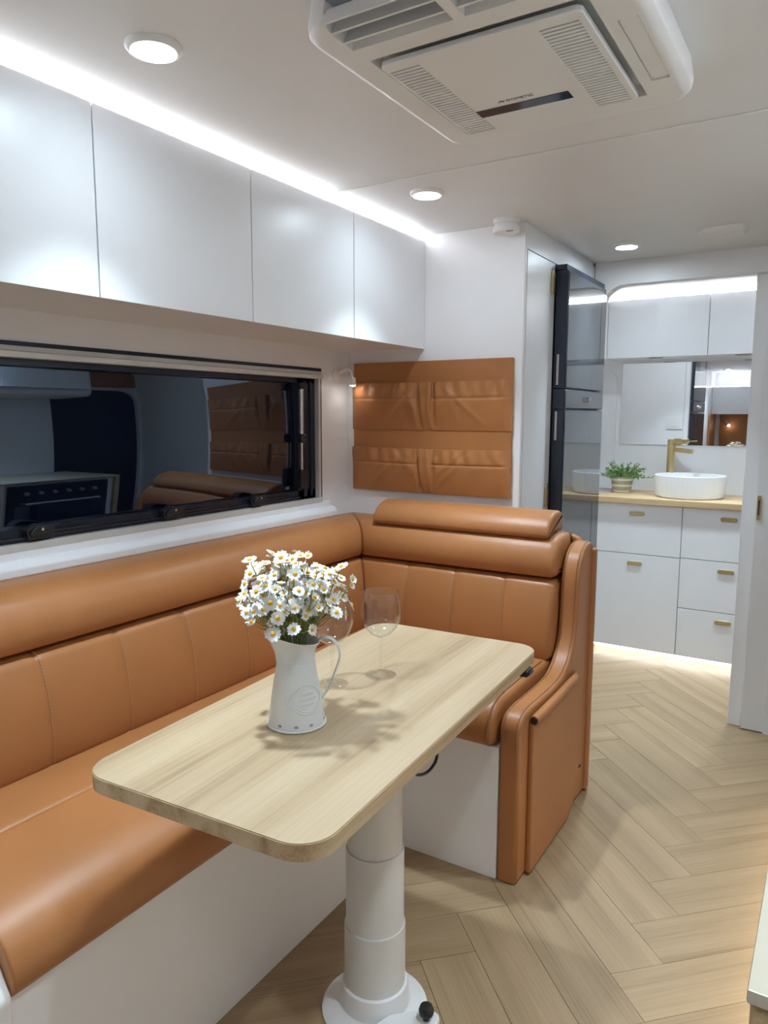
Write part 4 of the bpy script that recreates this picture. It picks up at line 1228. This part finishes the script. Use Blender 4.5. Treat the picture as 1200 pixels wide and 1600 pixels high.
ovn = thing('oven', 'black built-in oven grill in the kitchen bench, reflected in the window', 'oven', (KX, 2.33, .5))
box('front', KX-.004, KX+.018, 2.05, 2.62, .42, KZ-.03, 'night', ovn, bev=.003)
box('door_glass', KX-.008, KX-.0045, 2.08, 2.59, .44, .68, 'pane', ovn, bev=.001)
tube('handle', [(KX-.035, 2.12, .70), (KX-.035, 2.55, .70)], .007, 'silver', ovn)
for yy in (2.12, 2.55): tube('handle_post', [(KX-.004, yy, .70), (KX-.035, yy, .70)], .005, 'silver', ovn)
for k in range(6):
    lathe('knob', [(0, 0), (.014, 0), (.012, .016), (0, .017)], (KX-.004, 2.14+k*.078, .775), 'silver', ovn, n=18, axis='-x')
for k in range(3):
    lab = ['kitchen drawer front nearest the photo edge', 'kitchen drawer front in the middle of the bench', 'kitchen drawer front beside the oven'][k]
    y0 = KY0+.03+k*.478
    dd = box('drawer', KX+.0025, KX+.0195, y0, y0+.47, .09, KZ-.016, 'gloss', kb, bev=.0015)
    prism('pull', fillet([(y0+.19, .785), (y0+.28, .785), (y0+.28, .81), (y0+.19, .81)], .012, 5), 'x', KX-.004, KX+.0025, 'goldpaint', dd, bev=.0015)
kr = thing('kitchen_overhead_cabinet', 'white rounded kitchen overhead cabinet reflected at the left of the window', 'cabinet', (.3, 1.6, 1.50))
pr_ = fillet([(RX-.001, 1.56), (.165, 1.56), (.140, 1.93), (RX-.001, 1.93)], [0, .05, .005, 0], 6)
prism('body', pr_, 'y', KY0, 2.70, 'gloss', kr, bev=.02)
for k in range(4):
    y0 = KY0+.03+k*.515
    box('door', .128, .142, y0, y0+.51, 1.62, 1.925, 'gloss', kr, bev=.0015)

fill_strip = thing('light_strip', 'added unseen fill light strip on top of the kitchen overhead cabinet', 'light', (.16, 1.6, 1.93), 'light strips')  # unseen lamp added as fill for the dim seat side
box('channel', .155, .19, KY0+.03, 2.56, 1.9305, 1.934, 'silver', fill_strip)
box('diffuser', .158, .187, KY0+.03, 2.56, 1.934, 1.942, 'led', fill_strip, bev=.002)
k2 = thing('light_strip', 'warm light strip under the kitchen bench lighting the floor', 'light', (KX+.04, 1.6, .07), 'light strips')
box('channel', KX+.03, KX+.06, KY0+.03, KY1-.05, .076, .0795, 'silver', k2)
box('diffuser', KX+.033, KX+.057, KY0+.03, KY1-.05, .068, .076, 'ledbench', k2, bev=.002)

# ------------------------------------------------------------------ bedroom end, seen only in the bathroom mirror
be = thing('bedroom_cabinet', 'white bedroom overhead cabinet seen in the bathroom mirror', 'cabinet', (-0.6, -3.3, 1.325))
box('body', -1.688, RX-.002, FY+.001, -3.17, 1.33, 1.725, 'gloss', be)
for k in range(4):
    x0 = -1.686+k*.538
    box('door', x0, x0+.534, -3.169, -3.151, 1.325, 1.73, 'gloss', be, bev=.0015)
ls = thing('light_strip', 'light strip above the bedroom cabinet seen in the bathroom mirror', 'light', (-0.6, -3.17, 1.726), 'light strips')
box('channel', -1.68, RX-.01, -3.20, -3.165, 1.7255, 1.730, 'silver', ls)
box('diffuser', -1.68, RX-.01, -3.196, -3.168, 1.730, 1.740, 'led', ls, bev=.002)
hb = thing('headboard', 'dark tan upholstered headboard seen in the bathroom mirror', 'headboard', (-0.6, FY, .5))
for k in range(4):
    x0 = -1.60+k*.51
    box('panel', x0, x0+.507, FY+.001, FY+.035, .50, 1.328, 'tan', hb, bev=.012, seg=3)
hs_ = box('side_panel', -1.688, -1.660, -3.46, -2.9, .50, 1.324, 'tan', hb, bev=.01, seg=3)
lm = thing('bedside_lamp', 'small lit white bedside lamp seen in the bathroom mirror', 'lamp', (-1.51, FY+.035, 1.18))
lathe('wall_plate', [(0, 0), (.032, 0), (.030, .010), (0, .012)], (-1.518, FY+.0355, 1.222), 'plastic', lm, n=24, axis='-y').scale = (1, -1, 1)
tube('head', [(-1.515, FY+.05, 1.215), (-1.470, FY+.085, 1.160)], .014, 'plastic', lm, n=14)
tube('bulb', [(-1.470, FY+.085, 1.160), (-1.462, FY+.091, 1.150)], [.013, .012], 'lamp', lm, n=14)
